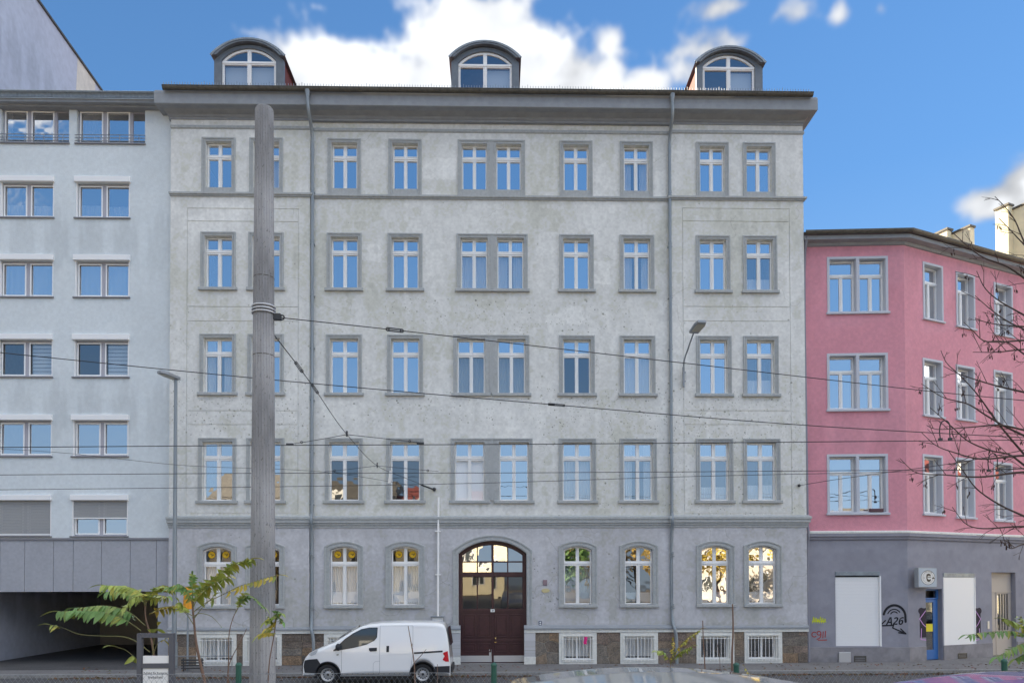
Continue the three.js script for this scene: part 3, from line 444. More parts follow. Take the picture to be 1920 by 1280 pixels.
    if (i === 4) mesh('pink_cloth', (() => { const g = new THREE.PlaneGeometry(0.11, 0.26, 6, 8), p = g.attributes.position; for (let k = 0; k < p.count; k++) p.setXYZ(k, p.getX(k) + 0.015 * Math.sin(p.getY(k) * 22), p.getY(k), 0.02 * Math.sin(p.getX(k) * 60 + p.getY(k) * 9)); g.computeVertexNormals(); return g.translate(hx1 - 0.24, hy1 - 0.12, 0.2); })(), std({ color: new THREE.Color(0.75, 0.03, 0.25), roughness: 0.8, side: THREE.DoubleSide }), w);
  });
}
// entrance: deep arched opening with a glazed double door
{
  const z = -0.27, x0 = DX0, x1 = DX1, y0 = 0.14, w = x1 - x0, cx = (x0 + x1) / 2;
  mesh('door_surround', moulding(x0, x1, yPlinth + 0.09, DY1, DRISE, 0, 0.2), M.trim, house);
  mesh('door_reveal', lower.userData.fit(slab(arched(x0 - 0.05, x1 + 0.05, 0.1, DY1 + 0.05, DRISE, 20), -0.55, -0.401, [arched(x0, x1, 0.13, DY1, DRISE, 20)])), lower, house);
  const py = (p) => at(923, p, z).y, yTr = py(1077), yMid = py(1053), yKick = py(1141), fr = 0.09;
  const colsD = [0, 1, 2, 3].map((i) => { const a = x0 + 0.12 + (w - 0.24) * i / 4; return [a + 0.022 + (i === 2 ? 0.02 : 0), a + (w - 0.24) / 4 - 0.022 - (i === 1 ? 0.02 : 0)]; });
  const R = (w * w / 4 + DRISE * DRISE) / (2 * DRISE), arc = (x) => DY1 - R + Math.sqrt((R - fr) ** 2 - (x - cx) ** 2);
  const holes = []; for (const [a, b] of colsD) { const p = [[a, yMid + 0.025], [b, yMid + 0.025]]; for (let i = 0; i <= 5; i++) { const x = b + (a - b) * i / 5; p.push([x, arc(x) - 0.05]); } holes.push(p, rect(a, b, yTr + 0.09, yMid - 0.025), rect(a, b, yKick, yTr - 0.09)); }
  const d = mesh('entrance_door', uvm(join([slab(arched(x0 + 0.003, x1 - 0.003, 0.135, DY1 - 0.003, DRISE, 20), z - 0.08, z, holes, 0.006), box(x0 + 0.02, x1 - 0.02, yTr - 0.07, yTr + 0.06, z, z + 0.05), box(cx - 0.035, cx + 0.035, 0.14, yTr - 0.07, z, z + 0.03), box(x0 + 0.02, x1 - 0.02, yKick - 0.11, yKick - 0.03, z, z + 0.035)])), M.maroon, house);
  holes.forEach((h) => { const xs = h.map((p) => p[0]), ys = h.map((p) => p[1]), mx = (Math.min(...xs) + Math.max(...xs)) / 2, my = (Math.min(...ys) + Math.max(...ys)) / 2; const p = mesh('pane', new THREE.ShapeGeometry(shapeOf(h.map(([x, y]) => [x - mx + Math.sign(x - mx) * 0.008, y - my + Math.sign(y - my) * 0.008]))), ys[0] > yTr ? M.glassMid : M.glassClear, d); p.position.set(mx, my, z - 0.05); p.rotation.set((rw() - 0.5) * 0.02, (rw() - 0.5) * 0.03, 0); });
  // panelled leaves
  for (const s of [-1, 1]) { const a = s < 0 ? x0 + 0.12 : cx + 0.06, b = s < 0 ? cx - 0.06 : x1 - 0.12, mid = (a + b) / 2; for (const [u, v] of [[a, mid - 0.03], [mid + 0.03, b]]) for (const [p, q] of [[1.05, yKick - 0.2], [0.52, 0.84]]) { mesh('door_panel', uvm(join([slab(rect(u, v, p, q), z, z + 0.018, [rect(u + 0.045, v - 0.045, p + 0.045, q - 0.045)], 0.005), slab(rect(u + 0.085, v - 0.085, p + 0.085, q - 0.085), z, z + 0.014, [], 0.006)])), M.maroon, d); }
    mesh('rail', uvm(slab(rect(a, b, 0.9, 0.99), z, z + 0.022, [], 0.006)), M.maroon, d); mesh('kick_plate', slab(rect(a - 0.06, b + 0.06, 0.17, 0.4), z + 0.002, z + 0.012, [], 0.002), M.steel, d); }
  mesh('kick_plate', slab(rect(cx - 0.13, cx - 0.045, 0.402, 0.62), z + 0.002, z + 0.012, [], 0.002), M.steel, d);
  const hy = py(1196); mesh('handle', join([new THREE.SphereGeometry(0.032, 12, 10).translate(cx + 0.1, hy, z + 0.09), new THREE.CylinderGeometry(0.012, 0.012, 0.08, 8).rotateX(Math.PI / 2).translate(cx + 0.1, hy, z + 0.045), slab(rect(cx + 0.07, cx + 0.13, hy - 0.16, hy + 0.06), z + 0.001, z + 0.012, [], 0.004)]), M.brass, d);
  mesh('threshold', uvm(box(x0, x1, 0.121, 0.134, -0.4, 0.1)), M.kerb, house);
  const c = document.createElement('canvas'); c.width = 128; c.height = 80; const g = c.getContext('2d'); g.fillStyle = '#f2f2ee'; g.fillRect(0, 0, 128, 80); g.fillStyle = '#202024'; g.font = 'bold 62px sans-serif'; g.textAlign = 'center'; g.textBaseline = 'middle'; g.fillText('49', 64, 43); const t = new THREE.CanvasTexture(c); t.colorSpace = THREE.SRGBColorSpace;
  mesh('number_plate', new THREE.PlaneGeometry(0.15, 0.1).translate(cx, yKick - 0.065, z + 0.04), std({ map: t, roughness: 0.4 }), d);
}
// dormers
for (const [pa, pb, pt, ps, wa, wb, wt, dark] of [[397, 536, 71, 103, 416, 518, 92, 0], [842, 977, 76, 107, 859, 960, 98, 1], [1302, 1434, 86, 116, 1317, 1415, 104, 2]]) {
  const z = -0.45, mid = (pa + pb) / 2, X0 = at(pa, ps, z).x, X1 = at(pb, ps, z).x, top = at(mid, pt, z + 0.15).y, spring = at(mid, ps, z + 0.15).y, base = house.userData.gutterY - 0.25, rise = top - spring;
  const a = X0 + 0.12, b = X1 - 0.12, w0 = at(wa, 130, z - 0.06).x, w1 = at(wb, 130, z - 0.06).x, wy1 = at(mid, wt, z - 0.06).y, wr = rise * 0.72, ftop = top - 0.14;
  const hole = arched(w0, w1, base + 0.05, wy1, wr, 18);
  const d = mesh('dormer', uvm(slab(arched(a - 0.045, b + 0.045, base, ftop, rise * 0.92, 18), z - 0.14, z, [hole], 0.004)), M.hood, house);
  // barrel roof with a thin standing rim
  const ring = (g, y1) => { const p = arched(X0 - g, X1 + g, spring, y1, rise, 18); return [p[1], ...p.slice(2), p[0]]; };
  const outer = ring(0, top), innerR = ring(-0.1, top - 0.11).map(([x, y]) => [x, Math.max(y, spring)]).reverse();
  mesh('barrel_roof', uvm(slab([...outer, ...innerR].filter((p, k, q) => k === 0 || Math.hypot(p[0] - q[k - 1][0], p[1] - q[k - 1][1]) > 1e-4), z - 2.6, z + 0.15, [], 0.01)), M.hood, d);
  for (const [c0, c1] of [[a, a + 0.12], [b - 0.12, b]]) { const ck = mesh('cheek', uvm(box(c0, c1, base, spring + 0.02, z - 2.6, z - 0.142)), M.redTile, d); void ck; }
  const tiles = []; for (let k = 0; k < 9; k++) for (let m = 0; m < 12; m++) for (const [sx, px] of [[-1, a], [1, b]]) { const y = base + k * 0.16, zz = z - 0.25 - m * 0.2 - (k % 2) * 0.1; if (y < spring - 0.1 && zz > z - 2.5) tiles.push(box(px + sx * 0.003 - 0.012, px + sx * 0.003 + 0.012, y, y + 0.155, zz - 0.094, zz + 0.094).translate(sx * 0.012, 0, 0)); }
  const tl = mesh('cheek_tiles', join(tiles), M.redTile, d); tl.userData.kind = 'stuff';
  mesh('fascia_rim', uvm(slab([...ring(0.02, top + 0.02), ...ring(-0.035, top - 0.045).reverse()].filter((p, k, q) => k === 0 || Math.hypot(p[0] - q[k - 1][0], p[1] - q[k - 1][1]) > 1e-4), z + 0.15, z + 0.17, [], 0.003)), M.zinc, d);
  const wn = sashWindow(house, { x0: w0, x1: w1, y0: base + 0.05, y1: wy1, z: z - 0.06, rise: wr, split: wy1 - wr - 0.07, frame: 0.08, mull: 0.14, trans: 0.14, name: 'dormer_window', glass: M.glassDim, lowerGlass: M.glassDim });
  const bl = (s) => mesh('roller_blind', box(s < 0 ? w0 + 0.08 : (w0 + w1) / 2 + 0.05, s < 0 ? (w0 + w1) / 2 - 0.05 : w1 - 0.08, base + 0.06, wy1 - wr - 0.15, z - 0.2, z - 0.19), M.blind, wn);
  if (dark === 0) { bl(-1); bl(1); } else bl(1);
  mesh('dormer_back', box(a + 0.13, b - 0.13, base, spring, z - 2.2, z - 2.1), M.room, d);
}

// ================================================================== the pale house on the left with the drive-through
{
  const b = thing('pale_house', 'pale grey rendered house with shutter boxes and a dark drive-through', 'building');
  const z = -0.08, X1 = HX0 - 0.02, X0 = -34, P = (px, py, zz = z) => at(px, py, zz);
  const yTop = P(150, 195).y, yBand = P(150, 1010).y, yLow = P(150, 1108).y, wx = [[2, 106], [143, 248]];
  const rowsL = [[207, 272, 0], [336, 411, 1], [482, 559, 1], [630, 708, 1], [780, 856, 1], [929, 1005, 2]];
  const list = [];
  rowsL.forEach(([t, u, kind], ri) => wx.forEach(([l, r], ci) => { const zz = z - 0.13, boxH = kind ? 10 : 0; list.push({ ri, ci, kind, x0: P(l + 2, 300, zz).x + (ri - 2) * -0.012, x1: P((kind ? r : r + 27) - 1, 300, zz).x, y0: P(150, u, zz).y, y1: P(150, t + boxH, zz).y }); }));
  for (const w of list) if (w.kind) { w.x1 -= 0.0; }
  const Wl = (g) => uvm(g);
  mesh('wall', Wl(slab(rect(X0, X1, yBand + 0.004, yTop + 0.5), -0.4, z, list.map((w) => rect(w.x0, w.x1, w.y0, w.y1)))), M.paleStucco, b);
  const px = at(293, 1150, 0).x;
  mesh('wall', Wl(join([box(px, X1, 0.1, yLow - 0.01, -2.5, z - 0.02)])), M.panel, b);
  mesh('lintel', Wl(box(X0, X1, yLow, yBand, -0.9, z - 0.06)), M.panel, b);
  mesh('band_flashing', box(X0, X1, yBand - 0.05, yBand + 0.03, z - 0.05, z + 0.06), M.sill, b);
  const edges = [-170, -110, -55, 0, 46, 100, 137, 190, 244, 293, 319];
  for (let i = 0; i < edges.length - 1; i++) mesh('cladding_panel', uvm(slab(rect(P(edges[i], 1060).x + 0.007, Math.min(X1, P(edges[i + 1], 1060).x) - 0.007, yLow - 0.02, yBand - 0.054), z - 0.058, z + 0.025, [], 0.004)), M.panel, b);
  // storeys behind the windows
  const inr = [box(X0 + 0.1, X1 - 0.1, yBand, yTop + 0.3, -3.2, -3.1), box(X0 + 0.1, X0 + 0.2, yBand, yTop + 0.3, -3.1, -0.41)]; for (let i = 0; i < 6; i++) { const y = yBand + 0.02 + i * 2.83; inr.push(box(X0 + 0.1, X1 - 0.1, y - 0.1, y + 0.1, -3.08, -0.41)); }
  mesh('interior', join(inr), M.room, b);
  mesh('rear_wall', uvm(join([box(X0, X1, 0, yTop + 0.5, -14.2, -14), box(X0, X0 + 0.3, 0, yTop + 0.5, -14, -0.41)])), M.paleStucco, b);
  mesh('roof_slab', uvm(box(X0, X1, yTop + 0.3, yTop + 0.5, -14, -0.41)), M.gutter, b);
  const gt = P(150, 176, 0.38).y, gb = P(150, 189, 0.38).y;
  mesh('eaves', uvm(join([box(X0, X1 + 0.3, gb + 0.02, gt - 0.1, -0.5, 0.29), box(X0, X1 + 0.28, gb - 0.03, gb + 0.019, -0.3, 0.12)])), M.cornice, b);
  mesh('gutter', uvm(join([new THREE.CylinderGeometry(0.12, 0.12, X1 + 0.5 - X0, 12, 1, false, Math.PI / 2, Math.PI).rotateZ(Math.PI / 2).translate((X0 + X1 + 0.5) / 2, gt, 0.38), new THREE.CylinderGeometry(0.012, 0.012, X1 + 0.5 - X0, 6).rotateZ(Math.PI / 2).translate((X0 + X1 + 0.5) / 2, gt, 0.5)])), M.zinc, b);
  for (const w of list) {
    const zz = z - 0.13, shut = w.kind === 2, wide = w.kind === 0, e = wide ? P(276, 240, zz).x - P(248, 240, zz).x : 0, xe = w.x1 - e, cx = (w.x0 + xe) / 2;
    const f = 0.075, mm = 0.17, colsW = [[w.x0 + f, cx - mm / 2], [cx + mm / 2, xe - f]]; if (wide) colsW.push([xe + 0.04, w.x1 - 0.03]);
    const win = sashWindow(b, { x0: w.x0, x1: w.x1, y0: w.y0, y1: w.y1, z: zz, cols: colsW, frame: f, mat: M.alu, rims: false, glass: w.ri === 3 ? M.glassDim : M.glass });
    const rim = colsW.slice(0, 2).map(([a, c]) => slab(rect(a - 0.02, c + 0.02, w.y0 + f - 0.02, w.y1 - f + 0.02), zz, zz + 0.02, [rect(a + 0.028, c - 0.028, w.y0 + f + 0.028, w.y1 - f - 0.028)], 0.004));
    mesh('sash', join(rim), M.white, win);
    mesh('sill', slab(rect(w.x0 - 0.05, w.x1 + 0.03, w.y0 - 0.05, w.y0 - 0.002), z - 0.12, z + 0.06, [], 0.006), M.sill, win);
    if (w.kind) { mesh('shutter_box', slab(rect(w.x0 - 0.03, w.x1 + 0.03, w.y1 + 0.002, w.y1 + 0.2), z - 0.1, z + 0.1, [], 0.012), M.shutterBox, win); for (const [g0, g1] of [[w.x0 + 0.002, w.x0 + 0.04], [w.x1 - 0.04, w.x1 - 0.002]]) mesh('guide_rail', box(g0, g1, w.y0, w.y1, zz + 0.02, z - 0.01), M.shutterBox, win); }
    if (wide) { const bars = []; for (let k = 0; k < 3; k++) { const y = w.y0 + 0.06 + k * 0.11; bars.push(tube([V(w.x0 - 0.04, y, z + 0.04), V(w.x1 + 0.02, y, z + 0.04)], 0.014, 1, 6)); } for (const q of [0.08, 0.36, 0.64, 0.92]) { const x = w.x0 + (w.x1 - w.x0) * q; bars.push(tube([V(x, w.y0 + 0.01, z + 0.04), V(x, w.y0 + 0.29, z + 0.04)], 0.012, 1, 6)); } mesh('railing', join(bars), M.greyMetal, win); }
    if (shut) { const low = w.ci === 0 ? w.y0 + 0.08 : w.y0 + 0.66, sl = []; for (let y = low; y < w.y1 - 0.01; y += 0.055) sl.push(slab(rect(w.x0 + 0.042, w.x1 - 0.042, y, Math.min(y + 0.05, w.y1)), z - 0.06, z - 0.045, [], 0.004)); const rs = mesh('roller_shutter', join(sl), M.rollerSlat, win); rs.userData.kind = 'stuff'; mesh('end_bar', box(w.x0 + 0.042, w.x1 - 0.042, low - 0.05, low - 0.004, z - 0.065, z - 0.04), M.shutterBox, win); }
    if (w.ri === 1) { mesh('net_curtain', join([pleats(w.x0 + 0.08, cx - 0.1, w.y0 + 0.06, w.y0 + 0.56, zz - 0.12, 0.02, 60, 55), pleats(cx + 0.1, w.x1 - 0.1, w.y0 + 0.06, w.y0 + 0.52, zz - 0.12, 0.02, 60, 55)]), M.curtain, win); }
    if (w.ri === 2) mesh('net_curtain', pleats(w.x0 + 0.1, w.x1 - 0.1, w.y0 + 0.05, w.y1 - 0.05, zz - 0.14, 0.03, 70, 28), M.curtain, win);
    if (w.ri === 0) mesh('net_curtain', pleats(w.x0 + 0.1, w.x0 + (w.ci ? 0.7 : 0.25), w.y0 + 0.05, w.y1 - 0.05, zz - 0.14, 0.03, 40, 40), M.curtain, win);
    if (w.ri === 3) mesh('pleated_blind', join(Array.from({ length: 9 }, (_, k) => box(cx + 0.14, w.x1 - 0.12, w.y0 + 0.12 + k * 0.135, w.y0 + 0.12 + k * 0.135 + 0.11, zz - 0.1, zz - 0.09))), M.blind, win);
  }
  // the drive-through: slanting inner wall, ceiling, back wall
  const a0 = P(-60, 1200).x, a1 = at(150, 1200, -9.5).x;
  mesh('passage_wall', uvm(slab([[0, 0], [Math.hypot(a1 - a0, 9.4), 0], [Math.hypot(a1 - a0, 9.4), yLow], [0, yLow]], -0.2, 0)).applyMatrix4(new THREE.Matrix4().makeRotationY(Math.atan2(9.4, a1 - a0)).setPosition(a0, 0.02, -0.1)), M.beige, b);
  mesh('passage_ceiling', uvm(box(X0, X1, yLow + 0.001, yLow + 0.2, -13.9, -0.91)), M.beige, b);
  mesh('passage_end', uvm(box(a1 - 2, X1, 0, yLow, -10.2, -10)), M.room, b);
  mesh('passage_wall', uvm(box(px, px + 0.2, 0, yLow, -10, -2.51)), M.beige, b);
  mesh('passage_wall', uvm(box(X0, a0 - 0.2, 0, yLow, -1.2, -0.4)), M.beige, b);
  structure('drive', uvm(box(X0 + 0.5, px, 0.121, 0.135, -10, 1.2)), M.asphalt);
}
// taller house behind it: only its blind side wall shows over the eaves
{
  const t = thing('tall_rear_house', 'tall house behind with blank bluish fire wall above the eaves', 'building');
  const H = 27, d1 = ray(68, 0), k1 = (H - 2.86) / d1.y, d2 = ray(190, 172), k2 = (H - 2.86) / d2.y, p1 = CAM.clone().addScaledVector(d1, k1), p2 = CAM.clone().addScaledVector(d2, k2), x = (p1.x + p2.x) / 2;
  const ang = Math.atan2(p2.x - p1.x, -(p2.z - p1.z));
  const mx = new THREE.Matrix4().makeRotationY(-ang).setPosition(p1.x, 0, p1.z); void x;
  mesh('fire_wall', uvm(box(-0.4, 0, 0, H, -16, 2.5)), M.bluePale, t, mx);
  mesh('wall', uvm(box(-24, -0.41, 0, H, -16, 2.5)), M.bluePale, t, mx);
  mesh('coping', uvm(box(-0.46, 0.07, H, H + 0.09, -16, 2.55)), M.gutter, t, mx);
  mesh('repair_patch', uvm(slab([[2.1, H - 12], [4.8, H - 12], [5.1, H - 0.02], [3.4, H - 0.02], [3.2, H - 2.4], [2.6, H - 4.2]], 0, 0.006)).applyMatrix4(new THREE.Matrix4().makeRotationY(Math.PI / 2)), M.beige, t, mx);
}

// ================================================================== the pink corner house
{
  const b = thing('pink_corner_house', 'pink rendered corner house above a grey shop floor', 'building');
  const C0 = at(1509, 1100, -0.22), C1 = at(1703, 1100, 0.0), ang = 23.3 * DEG, SIDE = 16;
  const frameOf = (p, q) => { const a = Math.atan2(-(q.z - p.z), q.x - p.x); return { len: Math.hypot(q.x - p.x, q.z - p.z), m: new THREE.Matrix4().makeRotationY(a).setPosition(p.x, 0, p.z) }; };
  const F = frameOf(C0, C1), C2 = V(C1.x + SIDE * Math.cos(ang), 0, C1.z - SIDE * Math.sin(ang)), S = frameOf(C1, C2);
  const loc = (fr, px, py, n = 0) => { const inv = fr.m.clone().invert(), o = CAM.clone().applyMatrix4(inv), d = ray(px, py).transformDirection(inv), t = (n - o.z) / d.z; return o.addScaledVector(d, t); };
  const yTop = loc(F, 1600, 458).y, yB = loc(F, 1600, 1000).y, yPl = loc(F, 1600, 1213).y;
  const T = 0.35, win = [];
  const add = (fr, l, r, t, u, z, dbl) => { const a = loc(fr, l, (t + u) / 2, z), c = loc(fr, r, (t + u) / 2, z), m = (l + r) / 2; win.push({ fr, x0: a.x, x1: c.x, y1: loc(fr, m, t, z).y, y0: loc(fr, m, u, z).y, dbl }); };
  for (const [t, u] of [[486, 584], [667, 766], [856, 960]]) { add(F, 1556, 1606, t, u, 0, true); add(F, 1612, 1661, t, u, 0, true); }
  for (const [x, r] of [[[1734, 1766], [[499, 598], [678, 778], [857, 962]]], [[1796, 1826], [[517, 612], [690, 785], [863, 968]]], [[1867, 1897], [[537, 627], [700, 795], [871, 974]]]]) for (const [t, u] of r) add(S, x[0], x[1], t, u, 0, false);
  // repeat the side rows beyond the picture's edge
  const sideWins = win.filter((w) => w.fr === S), pitch = sideWins[6].x0 - sideWins[3].x0; for (const w of sideWins.slice(6, 9)) { win.push({ ...w, x0: w.x0 + pitch, x1: w.x1 + pitch, unseen: true }); }
  for (const fr of [F, S]) {
    const holes = win.filter((w) => w.fr === fr), L = fr.len;
    mesh('wall', uvm(slab(rect(fr === F ? 0 : 0.0, L, yB, yTop + 0.15), -T, 0, holes.map((w) => rect(w.x0 - 0.03, w.x1 + 0.03, w.y0 - 0.03, w.y1 + 0.03)))), M.pink, b, fr.m);
    for (const w of holes) {
      const wn = sashWindow(b, { x0: w.x0, x1: w.x1, y0: w.y0, y1: w.y1, z: -0.2, split: w.y1 - (w.y1 - w.y0) * 0.29, trans: 0.13, frame: 0.06, mull: 0.11, topCols: [[w.x0 + 0.07, w.x1 - 0.07]], Mx: fr.m });
      const g = 0.085;
      if (!w.dbl) { mesh('surround', slab(rect(w.x0 - g, w.x1 + g, w.y0 - g * 0.4, w.y1 + g), -0.3, 0.022, [rect(w.x0, w.x1, w.y0, w.y1)], 0.004), M.pinkTrim, wn); mesh('sill', slab(rect(w.x0 - g - 0.04, w.x1 + g + 0.04, w.y0 - 0.1, w.y0 - g * 0.4 - 0.002), -0.05, 0.08, [], 0.006), M.pinkTrim, wn); }
    }
  }
  const fw = win.filter((w) => w.fr === F);
  for (let i = 0; i < 6; i += 2) { const a = fw[i], c = fw[i + 1], g = 0.09; mesh('coupled_surround', join([slab(rect(a.x0 - g, c.x1 + g, a.y0 - 0.03, a.y1 + g), -0.3, 0.022, [rect(a.x0, a.x1, a.y0, a.y1), rect(c.x0, c.x1, a.y0, a.y1)], 0.004), slab(rect(a.x0 - g - 0.04, c.x1 + g + 0.04, a.y0 - 0.11, a.y0 - 0.032), -0.05, 0.08, [], 0.006)]), M.pinkTrim, b, F.m); }
  // flower box left on one sill
  // ground floor openings
  const R = (fr, l, r, t, u, z = 0) => { const m = (t + u) / 2, q = (l + r) / 2; return [loc(fr, l, m, z).x, loc(fr, r, m, z).x, loc(fr, q, u, z).y, loc(fr, q, t, z).y]; };
  const shop1 = R(F, 1567, 1651, 1071, 1211), door1 = R(S, 1737, 1768, 1104, 1239), shop2 = R(S, 1770, 1828, 1074, 1210), door2 = R(S, 1861, 1906, 1073, 1232);
  door1[2] = door2[2] = 0.13; shop2[0] = door1[1] + 0.06;
  mesh('shop_wall', uvm(slab(rect(0, F.len, 0.1, yB), -T, 0, [rect(...shop1)])), M.shopGrey, b, F.m);
  mesh('shop_wall', uvm(slab([[0, 0.1], [door1[0], 0.1], [door1[0], door1[3]], [door1[1], door1[3]], [door1[1], 0.1], [door2[0], 0.1], [door2[0], door2[3]], [door2[1], door2[3]], [door2[1], 0.1], [S.len, 0.1], [S.len, yB], [0, yB]], -T, 0, [rect(...shop2)])), M.shopGrey, b, S.m);
  mesh('plinth', uvm(slab(rect(0.0, F.len + 0.01, 0.1, yPl), 0, 0.035, [], 0.006)), M.shopDark, b, F.m);
  for (const [u0, u1] of [[-0.0, door1[0] - 0.02], [door1[1] + 0.02, door2[0] - 0.02], [door2[1] + 0.02, S.len]]) mesh('plinth', uvm(slab(rect(u0, u1, 0.1, yPl), 0, 0.035, [], 0.006)), M.shopDark, b, S.m);
  const run = (pts, fr, m0, m1) => { const pos = [], q = (a, c, d, e) => pos.push(...a, ...c, ...d, ...a, ...d, ...e); for (let i = 0; i < pts.length - 1; i++) { const [o, h] = pts[i], [p, k] = pts[i + 1]; q([m0 * o, h, o], [m0 * p, k, p], [fr.len + m1 * p, k, p], [fr.len + m1 * o, h, o]); } const g = new THREE.BufferGeometry(); g.setAttribute('position', new THREE.BufferAttribute(new Float32Array(pos), 3)); g.computeVertexNormals(); return uvm(g); };
  const turn = Math.tan((Math.atan2(-(C2.z - C1.z), C2.x - C1.x) - Math.atan2(-(C1.z - C0.z), C1.x - C0.x)) / 2);   // mitre at the corner
  for (const [fr, m0, m1] of [[F, 0, turn], [S, -turn, 0]]) {
    mesh('cornice', run([[0, yB + 0.1], [0.1, yB + 0.09], [0.13, yB + 0.06], [0.13, yB + 0.0]], fr, m0, m1), M.whiteRough, b, fr.m);
    mesh('cornice', run([[0.12, yB - 0.001], [0.12, yB - 0.11], [0.07, yB - 0.14], [0.06, yB - 0.21], [0.03, yB - 0.23], [0, yB - 0.26]], fr, m0, m1), M.shopGrey, b, fr.m);
    mesh('eaves', run([[0, yTop + 0.2], [0.34, yTop + 0.2], [0.34, yTop + 0.06], [0.1, yTop + 0.03], [0.06, yTop - 0.05], [0, yTop - 0.07]], fr, m0, m1), M.cornice, b, fr.m);
    const gp = []; for (let i = 0; i <= 8; i++) { const t = Math.PI * i / 8; gp.push([0.42 - 0.1 * Math.cos(t), yTop + 0.33 - 0.13 * Math.sin(t)]); } mesh('gutter', run(gp.reverse(), fr, m0, m1), M.gutter, b, fr.m);
    mesh('roof', run([[0.42, yTop + 0.3], [-4.5, yTop + 2.2]], fr, m0, m1), M.redTile, b, fr.m);
  }
  mesh('downpipe', join([tube([V(0.1, yTop + 0.2, 0.35), V(0.1, yTop - 0.1, 0.2), V(0.1, yTop - 0.35, 0.08), V(0.1, yB + 0.3, 0.08)], 0.05, 20, 10), tube([V(0.1, yB + 0.3, 0.08), V(0.1, yB, 0.19), V(0.1, yB - 0.4, 0.08), V(0.1, 0.13, 0.08)], 0.05, 20, 10)]), M.shopGrey, b, F.m);
  // side and inner walls keep the shell closed
  const eC = C0, w1 = V(C2.x - 9 * Math.sin(ang), 0, C2.z - 9 * Math.cos(ang));
  mesh('rear_wall', uvm(new THREE.ExtrudeGeometry(shapeOf([[eC.x, -(-10)], [w1.x, -w1.z], [C2.x, -C2.z], [C2.x - 0.3, -C2.z + 0.2], [w1.x - 0.3, -w1.z - 0.3], [eC.x + 0.3, 9.7], [eC.x + 0.3, 0.6], [eC.x, 0.6]].map(([x, y]) => [x, y])), { depth: yTop + 0.1, bevelEnabled: false }).rotateX(-Math.PI / 2)), M.pink, b);
  mesh('interior', join([1.0, yB - 0.2, yB + 3.4, yB + 6.9, yTop].flatMap((y) => [box(0.1, F.len - 0.1, y - 0.1, y + 0.1, -3, -0.36)]).concat([box(0.1, F.len, 0.3, yTop, -3.2, -3.05)])), M.room, b, F.m);
  mesh('interior', join([1.0, yB - 0.2, yB + 3.4, yB + 6.9, yTop].flatMap((y) => [box(1.2, S.len - 0.4, y - 0.1, y + 0.1, -3, -0.36)]).concat([box(0.8, S.len - 0.4, 0.3, yTop, -3.2, -3.05)])), M.room, b, S.m);
  // shop shutters, white
  const shut = (fr, s, slats) => { const g = slats ? Array.from({ length: Math.floor((s[3] - s[2] - 0.18) / 0.052) }, (_, k) => slab(rect(s[0] + 0.02, s[1] - 0.02, s[2] + k * 0.052, s[2] + k * 0.052 + 0.05), -0.06, -0.04, [], 0.003)) : [slab(rect(s[0] + 0.01, s[1] - 0.01, s[2], s[3] - 0.16), -0.05, 0.012, [], 0.006)]; const m = mesh('roller_shutter', join(g), M.shutterBox, b, fr.m); if (slats) m.userData.kind = 'stuff'; mesh('shutter_case', slab(rect(s[0] + 0.003, s[1] - 0.003, s[3] - 0.155, s[3] - 0.003), -0.1, 0.03, [], 0.01), M.zinc, b, fr.m); mesh('shutter_frame', join([box(s[1] - 0.018, s[1] + 0.03, s[2] - 0.01, s[3] - 0.16, -0.05, 0.03)]), M.shutterBox, b, fr.m); };
  shut(F, shop1, true); shut(S, shop2, false);
  // blue shop door standing in a recess
  const d1 = mesh('shop_door', slab(rect(door1[0] + 0.12, door1[0] + 0.85, 0.14, 2.35), -0.2, -0.15, [rect(door1[0] + 0.2, door1[0] + 0.6, 0.5, 2.25)], 0.006), M.blue, b, S.m);
  mesh('pane', slab(rect(door1[0] + 0.19, door1[0] + 0.61, 0.49, 2.26), -0.18, -0.175), M.glassDim, d1);
  mesh('transom', slab(rect(door1[0] + 0.003, door1[1] - 0.003, 2.36, door1[3] - 0.003), -0.22, -0.15, [rect(door1[0] + 0.08, door1[1] - 0.1, 2.42, door1[3] - 0.06)], 0.004), M.blue, d1);
  mesh('recess', join([box(door1[0] - 0.1, door1[1] + 0.1, 0.1, door1[3] + 0.1, -0.7, -0.6), box(door1[0] + 0.86, door1[1] - 0.003, 0.14, 2.35, -0.24, -0.16)]), M.room, b, S.m);
  mesh('notice', slab(rect(door1[0] + 0.14, door1[0] + 0.56, 1.18, 1.46), -0.147, -0.144), std({ color: new THREE.Color(0.8, 0.68, 0.03), roughness: 0.6 }), d1);
  // beige house door with a glazed strip and blind over-panel
  const bm = std({ color: new THREE.Color(0.5, 0.44, 0.38), roughness: 0.6 });
  const w2 = door2[1] - door2[0], c2 = door2[0] + w2 * 0.42;
  const d2 = mesh('house_door', join([slab(rect(door2[0] + 0.003, door2[1] - 0.003, 0.14, door2[3] - 0.003), -0.24, -0.18, [rect(c2, c2 + w2 * 0.46, 1.1, door2[3] - 0.85)], 0.006), box(door2[0] + 0.02, door2[1] - 0.02, door2[3] - 0.78, door2[3] - 0.72, -0.18, -0.15), box(c2 - 0.13, c2 - 0.1, 0.14, door2[3] - 0.78, -0.18, -0.165)]), bm, b, S.m);
  mesh('pane', slab(rect(c2, c2 + w2 * 0.46, 1.1, door2[3] - 0.85), -0.22, -0.215), M.glassDim, d2);
  mesh('pane_bars', join([0.28, 0.52, 0.76].map((k) => box(c2 + w2 * 0.46 * k - 0.02, c2 + w2 * 0.46 * k + 0.02, 1.1, door2[3] - 0.85, -0.21, -0.18))), bm, d2);
  mesh('bell_panel', slab(rect(door2[0] - 0.32, door2[0] - 0.2, 1.2, 1.5), 0, 0.03, [], 0.008), M.steel, b, S.m);
